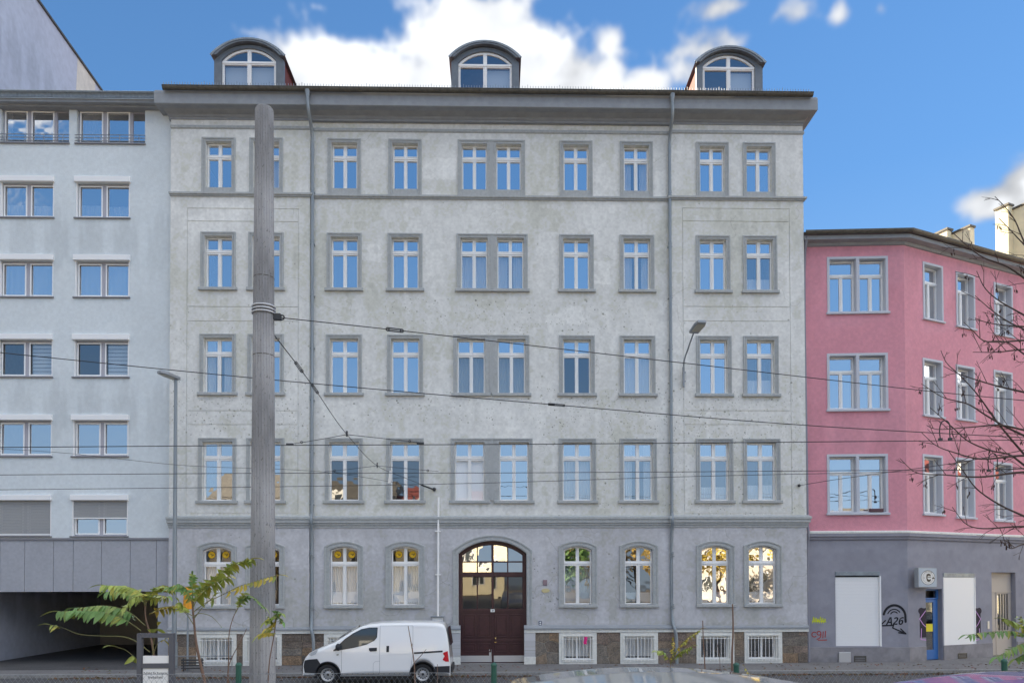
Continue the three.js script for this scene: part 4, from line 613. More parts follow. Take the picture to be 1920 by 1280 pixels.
  // vents and a meter box in the plinth
  const v1 = R(F, 1601, 1624, 1229, 1242), v2 = R(S, 1795, 1812, 1224, 1234), mb = R(F, 1572, 1594, 1222, 1243);
  for (const [v, fr] of [[v1, F], [v2, S]]) mesh('vent', join([slab(rect(v[0], v[1], v[2], v[3]), 0.036, 0.055, [rect(v[0] + 0.04, v[1] - 0.04, v[2] + 0.03, v[3] - 0.03)], 0.004), ...[0.25, 0.5, 0.75].map((k) => box(v[0] + 0.03, v[1] - 0.03, v[2] + (v[3] - v[2]) * k - 0.012, v[2] + (v[3] - v[2]) * k + 0.012, 0.037, 0.05))]), M.gutter, b, fr.m);
  mesh('meter_box', slab(rect(...mb), 0.036, 0.1, [], 0.01), M.steel, b, F.m);
  // spray paint
  const paint = (w, h, draw, u, v, mw, mh, fr, name) => { const c = document.createElement('canvas'); c.width = w; c.height = h; const g = c.getContext('2d'); g.clearRect(0, 0, w, h); g.lineCap = 'round'; g.lineJoin = 'round'; draw(g); const t = new THREE.CanvasTexture(c); t.colorSpace = THREE.SRGBColorSpace; mesh(name, new THREE.PlaneGeometry(mw, mh).translate(u, v, 0.004), std({ map: t, transparent: true, alphaTest: 0.3, roughness: 0.8 }), b, fr.m); };
  const ga = R(F, 1653, 1702, 1130, 1192);
  paint(256, 300, (g) => { g.strokeStyle = '#191920'; g.lineWidth = 22; g.beginPath(); g.arc(130, 130, 108, 3.4, 6.1); g.lineTo(238, 170); g.stroke(); g.lineWidth = 10; g.beginPath(); g.arc(128, 128, 70, 3.6, 5.6); g.stroke(); g.beginPath(); g.arc(128, 120, 40, 3.7, 5.5); g.stroke(); g.font = 'bold italic 96px sans-serif'; g.fillStyle = '#191920'; g.fillText('A26', 44, 198); g.lineWidth = 12; g.beginPath(); g.moveTo(6, 190); g.lineTo(40, 160); g.moveTo(10, 206); g.lineTo(120, 204); g.lineTo(110, 226); g.lineTo(240, 280); g.lineTo(190, 236); g.lineTo(240, 280); g.lineTo(170, 270); g.stroke(); }, (ga[0] + ga[1]) / 2, (ga[2] + ga[3]) / 2, ga[1] - ga[0], ga[3] - ga[2], F, 'graffiti');
  const gb = R(F, 1521, 1553, 1178, 1202);
  paint(256, 192, (g) => { g.strokeStyle = '#a5403c'; g.lineWidth = 14; g.beginPath(); g.arc(50, 90, 36, 0.8, 5.4); g.stroke(); g.beginPath(); g.arc(120, 70, 28, 0, 6.3); g.stroke(); g.beginPath(); g.moveTo(148, 60); g.quadraticCurveTo(160, 150, 90, 160); g.moveTo(185, 50); g.lineTo(178, 140); g.moveTo(220, 40); g.lineTo(212, 130); g.moveTo(110, 175); g.lineTo(235, 172); g.stroke(); }, (gb[0] + gb[1]) / 2, (gb[2] + gb[3]) / 2, gb[1] - gb[0], gb[3] - gb[2], F, 'graffiti');
  const gc = R(F, 1522, 1551, 1153, 1171);
  paint(256, 150, (g) => { g.strokeStyle = '#c6cf2a'; g.lineWidth = 14; for (let i = 0; i < 6; i++) { g.beginPath(); g.moveTo(20 + i * 36, 120); g.lineTo(36 + i * 38, 30 + (i % 3) * 14); g.lineTo(60 + i * 34, 110 - (i % 2) * 26); g.stroke(); } g.beginPath(); g.moveTo(14, 92); g.lineTo(240, 104); g.stroke(); }, (gc[0] + gc[1]) / 2, (gc[2] + gc[3]) / 2, gc[1] - gc[0], gc[3] - gc[2], F, 'graffiti');
  for (const [l, r, flip] of [[1722, 1737, 1], [1830, 1842, -1]]) { const q = R(S, l, r, 1135, 1205); paint(96, 420, (g) => { if (flip < 0) { g.translate(96, 0); g.scale(-1, 1); } g.fillStyle = '#2b2433'; g.fillRect(20, 30, 76, 330); g.beginPath(); g.arc(40, 60, 36, 0, 7); g.fill(); g.strokeStyle = '#c795d0'; g.lineWidth = 9; g.beginPath(); g.moveTo(92, 60); g.lineTo(20, 150); g.lineTo(60, 210); g.lineTo(92, 240); g.moveTo(40, 260); g.lineTo(34, 380); g.lineTo(92, 390); g.stroke(); }, (q[0] + q[1]) / 2, (q[2] + q[3]) / 2, q[1] - q[0], q[3] - q[2], S, 'graffiti'); }
  // projecting shop sign: a lit box sign (unlit by day) with a round bearded-head emblem
  const sg = R(S, 1722, 1757, 1064, 1101, 0.35);
  { const c = document.createElement('canvas'); c.width = c.height = 256; const g = c.getContext('2d'); g.fillStyle = '#9fb0c2'; g.fillRect(0, 0, 256, 256); g.fillStyle = '#c9ced2'; g.strokeStyle = '#20242c'; g.lineWidth = 5; g.beginPath(); g.arc(132, 128, 98, 0, 7); g.fill(); g.stroke(); g.lineWidth = 2; g.beginPath(); g.arc(132, 128, 74, 0, 7); g.stroke(); g.fillStyle = '#161a22'; g.beginPath(); g.moveTo(112, 84); g.quadraticCurveTo(150, 60, 172, 92); g.lineTo(166, 112); g.quadraticCurveTo(150, 96, 128, 106); g.lineTo(124, 140); g.quadraticCurveTo(140, 168, 170, 146); g.lineTo(172, 168); g.quadraticCurveTo(150, 200, 120, 178); g.quadraticCurveTo(100, 140, 112, 84); g.fill(); g.fillRect(130, 116, 44, 10); for (let k = 0; k < 9; k++) { const a = -2.2 + k * 0.16; g.save(); g.translate(132 + 86 * Math.cos(a), 128 + 86 * Math.sin(a)); g.rotate(a + 1.57); g.fillRect(-4, -8, 3 + (k % 3) * 2, 15); g.restore(); } g.beginPath(); g.moveTo(66, 146); g.lineTo(74, 118); g.lineTo(84, 148); g.stroke(); g.fillRect(188, 132, 36, 14); g.fillRect(200, 118, 14, 12); const t = new THREE.CanvasTexture(c); t.colorSpace = THREE.SRGBColorSpace;
    const sign = mesh(numbered('projecting_sign'), slab(rect(sg[0], sg[1], sg[2], sg[3]), 0.2, 0.36, [], 0.01), M.cornice, scene, S.m); tag(sign, 'square box sign with bearded head emblem beside the blue shop door', 'sign');
    const fc = mesh('sign_face', new THREE.PlaneGeometry(sg[1] - sg[0] - 0.04, sg[3] - sg[2] - 0.04).translate((sg[0] + sg[1]) / 2, (sg[2] + sg[3]) / 2, 0.364), std({ map: t, roughness: 0.4 }), sign); void fc; mesh('bracket', join([tube([V(sg[1] - 0.05, sg[3] - 0.1, 0.28), V(sg[1] + 0.15, sg[3] - 0.1, 0.0)], 0.02, 1, 6), tube([V(sg[1] - 0.05, sg[2] + 0.1, 0.28), V(sg[1] + 0.15, sg[2] + 0.1, 0.0)], 0.02, 1, 6)]), M.steel, sign); }
  // boxes on the lower sills
  const wb = fw[5]; tag(mesh(numbered('sill_planter'), slab(rect(wb.x0 + 0.35, wb.x1 - 0.1, wb.y0 + 0.0, wb.y0 + 0.13), -0.1, 0.07, [], 0.02), std({ color: new THREE.Color(0.12, 0.06, 0.07), roughness: 0.7 }), scene, F.m), 'dark planter on the sill of the pink corner house first floor window', 'planter');

  // cream fire walls of the next houses, standing square to the side street
  const fwall = (name, pxl, pyTop, pxr, run2, label) => {
    const n = -13, o = at(pxl, pyTop, n), t = thing(name, label, 'building', null, V(o.x, 0, o.z)); t.rotation.y = ang;
    mesh('wall', uvm(box(0.4, 0.75, 0, o.y, -0.4, run2)), M.cream, t); mesh('stack', uvm(box(-0.0, 0.398, 0, o.y + 0.2, -0.5, 0.2)), M.cream, t); mesh('coping', box(0.34, 0.81, o.y, o.y + 0.1, -0.4, run2 + 0.05), M.gutter, t); mesh('stack_cap', box(-0.06, 0.45, o.y + 0.2, o.y + 0.3, -0.56, 0.26), M.gutter, t); void pxr;
  };
  fwall('fire_wall_house', 1770, 440, 1822, 1.2, 'lower cream fire wall rising over the pink house eaves');
  fwall('fire_wall_house', 1884, 394, 1922, 2.4, 'taller cream fire wall with chimney stack behind the pink house');
}

// ================================================================== the far side of the street, which the panes mirror
{
  const opp = (label, x0, x1, z, h, mat, roofMat, ry = 0, cxr = 0, czr = 0) => {
    const t = thing('opposite_house', label, 'building', null, V(cxr, 0.95, czr)); t.rotation.y = ry;
    mesh('wall', uvm(box(x0, x1, 0, h, z, z + 10)), mat, t);
    const rg = new THREE.ExtrudeGeometry(shapeOf([[z - 0.4, h], [z + 5, h + 3.6], [z + 10.4, h]]), { depth: x1 - x0 + 0.6, bevelEnabled: false }).rotateY(-Math.PI / 2).translate(x1 + 0.3, 0, 0); mesh('roof', uvm(rg), roofMat, t);
    const n = Math.floor((x1 - x0) / 2.6), fl = Math.floor(h / 3.3); for (let i = 0; i < n; i++) { const x = x0 + (x1 - x0) * (i + 0.5) / n; for (let f = 0; f < fl; f++) { const wn = mesh('window', slab(rect(x - 0.6, x + 0.6, 1.1 + f * 3.3, 2.9 + f * 3.3), z - 0.05, z - 0.005, [rect(x - 0.5, x - 0.04, 1.2 + f * 3.3, 2.8 + f * 3.3), rect(x + 0.04, x + 0.5, 1.2 + f * 3.3, 2.8 + f * 3.3)]), M.white, t); mesh('pane', box(x - 0.55, x + 0.55, 1.15 + f * 3.3, 2.85 + f * 3.3, z - 0.02, z - 0.004), M.carGlass, wn); } if (i % 2) { const d = mesh('dormer', box(x - 0.7, x + 0.7, h + 0.4, h + 2, z + 0.7, z + 3.4), M.whiteRough, t); mesh('pane', box(x - 0.45, x + 0.45, h + 0.7, h + 1.7, z + 0.67, z + 0.699), M.carGlass, d); } }
  };
  opp('sunlit yellow house across the street mirrored in panes', -12, -0.2, 60, 9.9, M.cream, M.redTile);
  opp('sunlit beige house across the street mirrored in panes', -34, -12.5, 61, 11.6, M.beige, M.gutter);
  opp('sunlit pale house across the street with dormers mirrored in panes', 24, 44, 62, 7.4, M.beige, M.gutter);
  opp('sunlit cream house across the side street mirrored in pink house', -16, 16, 0, 9.6, M.cream, M.redTile, -Math.PI / 2 + Math.PI, 47, 4);
  const sp = thing('church_tower', 'brown church tower with pointed spire across the street', 'building', null, V(-23.5, 0.95, 100)); mesh('tower', uvm(box(-1.2, 1.2, 0, 14, -1.2, 1.2)), M.beige, sp); mesh('spire', new THREE.ConeGeometry(1.3, 6, 8).translate(0, 17, 0), M.gutter, sp);
  // autumn trees in front of them
  const r = rng(404), leaf = (() => { const g = new THREE.PlaneGeometry(0.34, 0.26); return clean(g); })();
  for (const [x, z, h, m, lab] of [[11, 50, 9, M.leafGold, 'golden autumn tree across the street by the yellow house'], [18, 49, 8, M.leafGold, 'golden autumn tree across the street between the houses'], [24, 52, 9.5, M.leafYellow, 'yellow autumn tree across the street by the pale house'], [31, 50, 8.5, M.leafYellow, 'yellow autumn tree across the street before the dormers'], [7, 46, 7, M.leafGreen, 'dark green tree across the street before the yellow house'], [-22, 52, 8, M.leafGold, 'golden autumn tree across the street by the beige house']]) {
    const t = thing('street_tree', lab, 'tree', 'trees across the street', V(x, 0.95, z));
    const limbs = [tube([V(0, 0, 0), V(0.1, h * 0.35, 0), V(0, h * 0.7, 0.1)], 0.2, 10, 8, 0.06)]; for (let k = 0; k < 7; k++) { const a = k * 0.9 + r(), y = h * (0.3 + 0.06 * k), l = h * 0.3; limbs.push(tube([V(0, y, 0), V(Math.cos(a) * l * 0.5, y + l * 0.4, Math.sin(a) * l * 0.5), V(Math.cos(a) * l, y + l * 0.7, Math.sin(a) * l)], 0.07, 8, 6, 0.02)); }
    mesh('trunk', join(limbs), M.bark, t);
    const ls = []; const q = new THREE.Quaternion(), e = new THREE.Euler(); for (let k = 0; k < 1100; k++) { const a = r() * 6.283, u = Math.cbrt(r()), c = 2 * r() - 1, s = Math.sqrt(1 - c * c), cl = 0.75 + 0.5 * fbm(a * 2 + 5, c * 3 + x, 2); ls.push(leaf.clone().applyMatrix4(new THREE.Matrix4().compose(V(Math.cos(a) * s * u * h * 0.36 * cl, h * 0.63 + c * u * h * 0.38 * cl, Math.sin(a) * s * u * h * 0.36 * cl), q.setFromEuler(e.set(r() * 6, r() * 6, r() * 6)), V(1, 1, 1).multiplyScalar(0.7 + 0.7 * r())))); }
    const crown = mesh('crown', join(ls), m, t); crown.userData.kind = 'stuff';
  }
}

// ================================================================== vehicles
// a body lofted over stations along its length; section: sides with tumblehome, rounded shoulders, crowned roof
function carBody({ len, top, width, sill, arches, belt, tumble, r = 0.14, n = 90, nose = 0.2, tail = 0.08, crown = 0.035 }) {
  const topAt = (x) => { let i = 1; while (i < top.length - 1 && x > top[i][0]) i++; const a = top[i - 1], b = top[i], t = Math.min(1, Math.max(0, (x - a[0]) / (b[0] - a[0]))), s = t; return a[1] + (b[1] - a[1]) * s; };
  const W = (x) => width / 2 - nose * Math.max(0, 1 - x / 0.9) ** 2 - tail * Math.max(0, 1 - (len - x) / 0.5) ** 2;
  const half = (x, y) => W(x) - Math.max(0, y - belt) * tumble;
  const bot = (x) => { let b = sill; for (const [ax, ay, ar] of arches) { const d = Math.abs(x - ax); if (d < ar) b = Math.max(b, ay + Math.sqrt(ar * ar - d * d)); } return b; };
  const xs = new Set(); for (let i = 0; i <= n; i++) xs.add(len * i / n); for (const [ax, , ar] of arches) for (const k of [-1, -0.999, -0.98, -0.94, -0.87, 0.87, 0.94, 0.98, 0.999, 1]) xs.add(ax + ar * k);
  const X = [...xs].sort((a, b) => a - b), pos = [], idx = [], K = 9 + 5 + 6;
  const section = (x) => { const yt = topAt(x), yb = Math.min(bot(x), yt - 0.05), rr = Math.min(r, (yt - yb) * 0.45), pts = []; for (let k = 0; k < 9; k++) { const y = yb + (yt - rr - yb) * k / 8; pts.push([y, half(x, y)]); } const h = half(x, yt - rr); for (let k = 1; k <= 5; k++) { const a = Math.PI / 2 * k / 5; pts.push([yt - rr + rr * Math.sin(a), h - rr + rr * Math.cos(a)]); } const w = h - rr; for (let k = 1; k <= 6; k++) { const z = w * (1 - k / 6); pts.push([yt + crown * (1 - (z / w) ** 2), z]); } return pts; };
  for (const x of X) { const s = section(x); for (const [y, z] of s) pos.push(x, y, z); for (let k = s.length - 2; k >= 0; k--) pos.push(x, s[k][0], -s[k][1]); }
  const M2 = 2 * K - 1; for (let i = 0; i < X.length - 1; i++) { for (let k = 0; k < M2 - 1; k++) { const a = i * M2 + k, b = a + 1, c = a + M2, d = c + 1; idx.push(a, c, b, b, c, d); } idx.push(i * M2, i * M2 + M2 - 1, (i + 1) * M2, (i + 1) * M2, i * M2 + M2 - 1, (i + 1) * M2 + M2 - 1); }
  for (const [i, f] of [[0, 1], [X.length - 1, 0]]) for (let k = 1; k < M2 - 1; k++) { const a = i * M2, b = a + k, c = a + k + 1; f ? idx.push(a, b, c) : idx.push(a, c, b); }
  const g = new THREE.BufferGeometry(); g.setAttribute('position', new THREE.BufferAttribute(new Float32Array(pos), 3)); g.setIndex(idx); g.computeVertexNormals();
  // on(side, pts): a patch on the body's side following it, proud by d
  const on = (pts, d = 0.004, side = 1) => { const sg = new THREE.ShapeGeometry(shapeOf(pts)), p = sg.attributes.position; for (let i = 0; i < p.count; i++) p.setZ(i, side * (half(p.getX(i), p.getY(i)) + d)); if (side < 0) { const ix = sg.index.array; for (let i = 0; i < ix.length; i += 3) { const t = ix[i]; ix[i] = ix[i + 1]; ix[i + 1] = t; } } sg.computeVertexNormals(); return sg; };
  const line = (pts, w = 0.012, d = 0.003, side = 1) => { const out = []; for (let i = 0; i < pts.length - 1; i++) { const [a, b] = [pts[i], pts[i + 1]], L = Math.hypot(b[0] - a[0], b[1] - a[1]), s = Math.max(1, Math.round(L / 0.12)), nx = -(b[1] - a[1]) / L * w / 2, ny = (b[0] - a[0]) / L * w / 2; for (let k = 0; k < s; k++) { const f = (t) => [a[0] + (b[0] - a[0]) * t, a[1] + (b[1] - a[1]) * t], p = f(k / s), q = f((k + 1) / s); out.push(clean(on([[p[0] - nx, p[1] - ny], [q[0] - nx, q[1] - ny], [q[0] + nx, q[1] + ny], [p[0] + nx, p[1] + ny]], d, side))); } } return mergeGeometries(out); };
  return { g, on, line, half, topAt };
}
function wheel(parent, x, y, z, r, side, hubMat = M.hub) {
  const prof = [[r * 0.62, -0.1], [r * 0.93, -0.1], [r, -0.07], [r, 0.06], [r * 0.94, 0.095], [r * 0.66, 0.1], [r * 0.62, 0.07]].map(([a, b]) => new THREE.Vector2(a, b));
  const w = mesh('wheel', new THREE.LatheGeometry(prof, 36).rotateX(Math.PI / 2 * side), M.rubber, parent); w.position.set(x, y, z);
  const hp = [[0.001, 0.05], [r * 0.2, 0.055], [r * 0.3, 0.025], [r * 0.5, 0.03], [r * 0.6, 0.075], [r * 0.655, 0.095], [r * 0.65, 0.06]].map(([a, b]) => new THREE.Vector2(a, b));
  mesh('rim', new THREE.LatheGeometry(hp, 30).rotateX(Math.PI / 2 * side), hubMat, w);
  const holes = []; for (let k = 0; k < 12; k++) { const a = k * Math.PI / 6; holes.push(new THREE.CylinderGeometry(r * 0.07, r * 0.07, 0.008, 8).rotateX(Math.PI / 2).translate(Math.cos(a) * r * 0.42, Math.sin(a) * r * 0.42, side * 0.037)); } holes.push(new THREE.CylinderGeometry(r * 0.13, r * 0.13, 0.012, 12).rotateX(Math.PI / 2).translate(0, 0, side * 0.058)); mesh('rim_holes', join(holes), M.blackPlastic, w).userData.kind = 'stuff';
}
{
  const vz = 4.72, o = at(564, 1260, vz), van = thing('delivery_van', 'white panel van parked at the kerb before the grey house', 'van', null, V(o.x, 0.004, vz - 0.85));
  const zx = (x) => (x - 128) * 0.00295, zy = (y) => (145 - 0.1875 * y) / 63.6, Z = (l) => l.map(([x, y]) => [zx(x), zy(y)]);
  const body = carBody({ len: 4.36, width: 1.7, sill: 0.26, belt: 1.0, tumble: 0.15, r: 0.12, nose: 0.22, tail: 0.06, arches: [[0.77, 0.3, 0.37], [3.55, 0.3, 0.37]],
    top: [[0, 0.66], [0.04, 0.76], [0.12, 0.86], [0.22, 0.95], [0.48, 1.06], [0.95, 1.24], [1.15, 1.38], [1.42, 1.55], [1.7, 1.7], [1.95, 1.77], [2.3, 1.805], [2.9, 1.82], [3.6, 1.82], [4.0, 1.8], [4.15, 1.76], [4.22, 1.66], [4.3, 1.3], [4.34, 0.9], [4.36, 0.6]] });
  mesh('body', body.g, M.vanPaint, van);
  mesh('underbody', join([box(0.3, 4.1, 0.2, 0.5, -0.7, 0.7), box(0.35, 1.2, 0.3, 0.7, -0.62, 0.62), box(3.1, 4.0, 0.3, 0.7, -0.62, 0.62)]), M.blackPlastic, van);
  for (const s of [1, -1]) {
    mesh('door_window', body.on(Z([[447, 432], [500, 375], [560, 318], [640, 262], [720, 222], [800, 206], [878, 206], [874, 300], [850, 330], [770, 370], [640, 402]]), 0.005, s), M.carGlass, van);
    mesh('panel_gaps', join([body.line(Z([[527, 430], [527, 640]]), 0.009, 0.003, s), body.line(Z([[905, 190], [905, 655]]), 0.009, 0.003, s), body.line(Z([[1232, 190], [1235, 470], [1205, 640]]), 0.009, 0.003, s), body.line(Z([[905, 188], [1232, 188]]), 0.008, 0.003, s), body.line(Z([[840, 650], [842, 560], [862, 538], [905, 538]]), 0.006, 0.003, s), body.line(Z([[530, 655], [905, 655], [1200, 650]]), 0.009, 0.003, s)]), M.greyMetal, van);
    mesh('window_seal', body.line(Z([[447, 432], [500, 375], [560, 318], [640, 262], [720, 222], [800, 206], [878, 206], [874, 300], [850, 330], [770, 370], [640, 402], [447, 432]]), 0.018, 0.007, s), M.blackPlastic, van); mesh('side_lamp', body.on(Z([[478, 466], [500, 462], [500, 476], [478, 478]]), 0.008, s), M.lampLens, van); mesh('sill_strip', body.line(Z([[520, 678], [1205, 672]]), 0.03, 0.006, s), M.greyMetal, van);
    mesh('side_rail', body.line(Z([[1245, 458], [1530, 442]]), 0.05, 0.006, s), M.blackPlastic, van);
    mesh('door_handle', body.on(Z([[800, 405], [878, 402], [878, 436], [812, 440], [798, 425]]), 0.012, s), M.blackPlastic, van);
    mesh('door_handle', body.on(Z([[972, 385], [998, 385], [998, 446], [972, 446]]), 0.012, s), M.blackPlastic, van);
    mesh('pressed_panel', join([body.line(Z([[1255, 200], [1470, 200], [1505, 240], [1510, 330]]), 0.02, 0.008, s), body.line(Z([[940, 500], [1000, 470], [1225, 460]]), 0.015, 0.008, s)]), M.vanPaint, van);
    mesh('tail_lamp', body.on(Z([[1545, 452], [1580, 440], [1592, 545], [1560, 545], [1530, 525], [1550, 490], [1532, 465]]), 0.012, s), M.redLamp, van);
    mesh('bumper', body.on(Z([[150, 530], [200, 520], [285, 512], [318, 560], [298, 585], [272, 618], [258, 655], [150, 655], [136, 590]]), 0.02, s), M.blackPlastic, van);
    mesh('bumper', body.on(Z([[1448, 592], [1600, 588], [1600, 660], [1462, 660], [1456, 625]]), 0.015, s), M.blackPlastic, van);
    mesh('headlamp', body.on(Z([[190, 478], [215, 452], [292, 418], [270, 465], [225, 482]]), 0.012, s), M.lampGlass, van);
    for (const ax of [0.77, 3.55]) { const arc = []; for (let i = 0; i <= 16; i++) { const a = Math.PI * i / 16; arc.push(V(ax + Math.cos(a) * 0.375, 0.3 + Math.sin(a) * 0.375, s * (body.half(ax + Math.cos(a) * 0.375, 0.5) - 0.005))); } mesh('wheel_arch', tube(arc, 0.022, 20, 6), M.blackPlastic, van); wheel(van, ax, 0.305, s * 0.735, 0.305, s); }
    mesh('wing_mirror', new THREE.SphereGeometry(0.11, 12, 8).scale(0.7, 1, 0.8).translate(1.1, 1.12, s * 0.96), M.blackPlastic, van);
  }
  mesh('windscreen', (() => { const pts = [[1.0, 1.275], [1.15, 1.39], [1.42, 1.56], [1.66, 1.69]], p = []; for (let i = 0; i < 3; i++) { const [a, b] = [pts[i], pts[i + 1]], wa = 0.62, q = (x, y, z) => [x - 0.006, y + 0.045, z]; p.push(...q(a[0], a[1], -wa), ...q(a[0], a[1], wa), ...q(b[0], b[1], wa), ...q(a[0], a[1], -wa), ...q(b[0], b[1], wa), ...q(b[0], b[1], -wa)); } const g = new THREE.BufferGeometry(); g.setAttribute('position', new THREE.BufferAttribute(new Float32Array(p), 3)); g.computeVertexNormals(); return g; })(), M.carGlass, van);
  mesh('front_bumper', box(-0.03, 0.35, 0.3, 0.66, -0.6, 0.6), M.blackPlastic, van); mesh('rear_bumper', box(4.2, 4.4, 0.3, 0.52, -0.74, 0.74), M.blackPlastic, van); mesh('rear_window', slab(rect(-0.62, 0.62, 1.12, 1.66), 0, 0.01).rotateY(Math.PI / 2).applyMatrix4(new THREE.Matrix4().makeRotationZ(0.16)).translate(4.53, 0.03, 0), M.carGlass, van);
}
function hatchback(name, label, paint, roofC, h, fin) {
  const z0 = roofC.z + 1.85, car = thing(name, label, 'car', null, V(roofC.x, 0.972, z0)); car.rotation.y = Math.PI / 2;   // +x of the body runs away from the camera
  const body = carBody({ len: 4.25, width: 1.76, sill: 0.22, belt: 0.88, tumble: 0.27, r: 0.16, nose: 0.12, tail: 0.12, crown: 0.05, arches: [[0.75, 0.3, 0.36], [3.4, 0.3, 0.36]],
    top: [[0, 0.75], [0.05, 0.95], [0.2, 1.15], [0.5, h - 0.1], [0.75, h - 0.045], [1.2, h - 0.005], [1.7, h], [2.2, h - 0.03], [2.6, h - 0.13], [3.2, 1.0], [3.5, 0.93], [4.0, 0.82], [4.2, 0.68], [4.25, 0.5]] });
  mesh('body', body.g, paint, car); mesh('underbody', box(0.3, 3.95, 0.18, 0.5, -0.72, 0.72), M.blackPlastic, car);
  for (const s of [1, -1]) { mesh('side_window', body.on([[0.55, 0.95], [3.0, 0.95], [2.55, h - 0.2], [1.6, h - 0.17], [0.85, h - 0.19]], 0.004, s), M.carGlass, car); wheel(car, 0.75, 0.3, s * 0.78, 0.3, s); wheel(car, 3.4, 0.3, s * 0.78, 0.3, s); mesh('tail_lamp', body.on([[0.03, 0.7], [0.28, 0.72], [0.26, 0.92], [0.08, 0.92]], 0.01, s), M.redLamp, car); mesh('wing_mirror', new THREE.SphereGeometry(0.1, 12, 8).scale(0.7, 0.8, 1).translate(2.75, 0.98, s * 0.98), M.blackPlastic, car); }
  if (fin) mesh('roof_aerial', (() => { const g = slab([[0, 0], [0.15, 0], [0.04, 0.065], [0.012, 0.07]], -0.022, 0.022, [], 0.008); return g; })(), M.blackPlastic, car).position.set(0.86, h + 0.005, 0);
}
hatchback('grey_car', 'grey hatchback with a roof aerial parked nose to the fence', M.greyPaint, at(1228, 1262, 23.3).setY(0), 1.44, true);
hatchback('blue_car', 'dark blue hatchback parked next to the grey one', M.bluePaint, at(2010, 1262, 23.35).setY(0), 1.415, false);

// ================================================================== street furniture
{
  // concrete mast: ten flats, tapered
  const z = 15.6, b = at(492, 1200, z), top = at(492, 207, z).y, mast = thing('concrete_mast', 'tall tapered concrete mast before the grey house', 'mast', null, V(b.x, 0.9, z));
  const sc = FPX / (27 - z), rb = 24.5 / sc, rt = 17.2 / sc;
  const pts = []; const prof = (a) => { const k = Math.round(a / (Math.PI * 2) * 10); return k; }; void prof;
  const sides = 10, rows2 = 26, pos = [], idx = []; for (let j = 0; j <= rows2; j++) { const t = j / rows2, y = (top - 0.9) * t, r = rb + (rt - rb) * t; for (let i = 0; i < sides * 4; i++) { const a = i / (sides * 4) * Math.PI * 2 + 0.12, q = ((i % 4) / 4 - 0.5) * Math.PI * 2 / sides, rr = r * Math.cos(Math.PI / sides) / Math.cos(((i % 4) - (i % 4 > 0 ? 0 : 0)) / 4 * Math.PI * 2 / sides - Math.PI / sides); void q; pos.push(Math.cos(a) * rr, y, Math.sin(a) * rr); } }
  const Ns = sides * 4; for (let j = 0; j < rows2; j++) for (let i = 0; i < Ns; i++) { const a = j * Ns + i, c = j * Ns + (i + 1) % Ns; idx.push(a, a + Ns, c, c, a + Ns, c + Ns); } void pts;
  let g = new THREE.BufferGeometry(); g.setAttribute('position', new THREE.BufferAttribute(new Float32Array(pos), 3)); g.setIndex(idx); g = g.toNonIndexed();
  const uv = new Float32Array(g.attributes.position.count * 2); for (let i = 0; i < g.attributes.position.count; i++) { uv[i * 2] = Math.atan2(g.attributes.position.getZ(i), g.attributes.position.getX(i)) * 0.5; uv[i * 2 + 1] = g.attributes.position.getY(i); } g.setAttribute('uv', new THREE.BufferAttribute(uv, 2)); g.computeVertexNormals();
  mesh('shaft', g, M.concrete, mast);
  mesh('mast_cap', new THREE.CylinderGeometry(rt * 0.86, rt * 0.97, 0.03, 20).translate(0, top - 0.9 + 0.014, 0), M.concrete, mast);
  for (const p of [521.5, 667.5]) { const y = at(492, p + 0, z).y; mesh('casting_joint', new THREE.TorusGeometry(rb + (rt - rb) * (y - 0.9) / (top - 0.9) - 0.006, 0.006, 6, 30).rotateX(Math.PI / 2).translate(0, y - 0.9, 0), M.gutter, mast); }
  for (const p of [576, 582, 588]) { const y = at(492, p, z).y; mesh('clamp_band', new THREE.TorusGeometry(rb + (rt - rb) * (y - 0.9) / (top - 0.9) + 0.008, 0.014, 8, 36).rotateX(Math.PI / 2 + 0.02).translate(0, y - 0.9, 0), M.steel, mast); }
  const ya = at(517, 594, z); mesh('wire_clamp', join([box(-0.05, 0.06, -0.045, 0.045, -0.035, 0.035).translate(ya.x - b.x + 0.015, ya.y - 0.9, 0), new THREE.TorusGeometry(0.034, 0.012, 6, 12).translate(ya.x - b.x + 0.09, ya.y - 0.907, 0)]), M.darkMetal, mast);
}
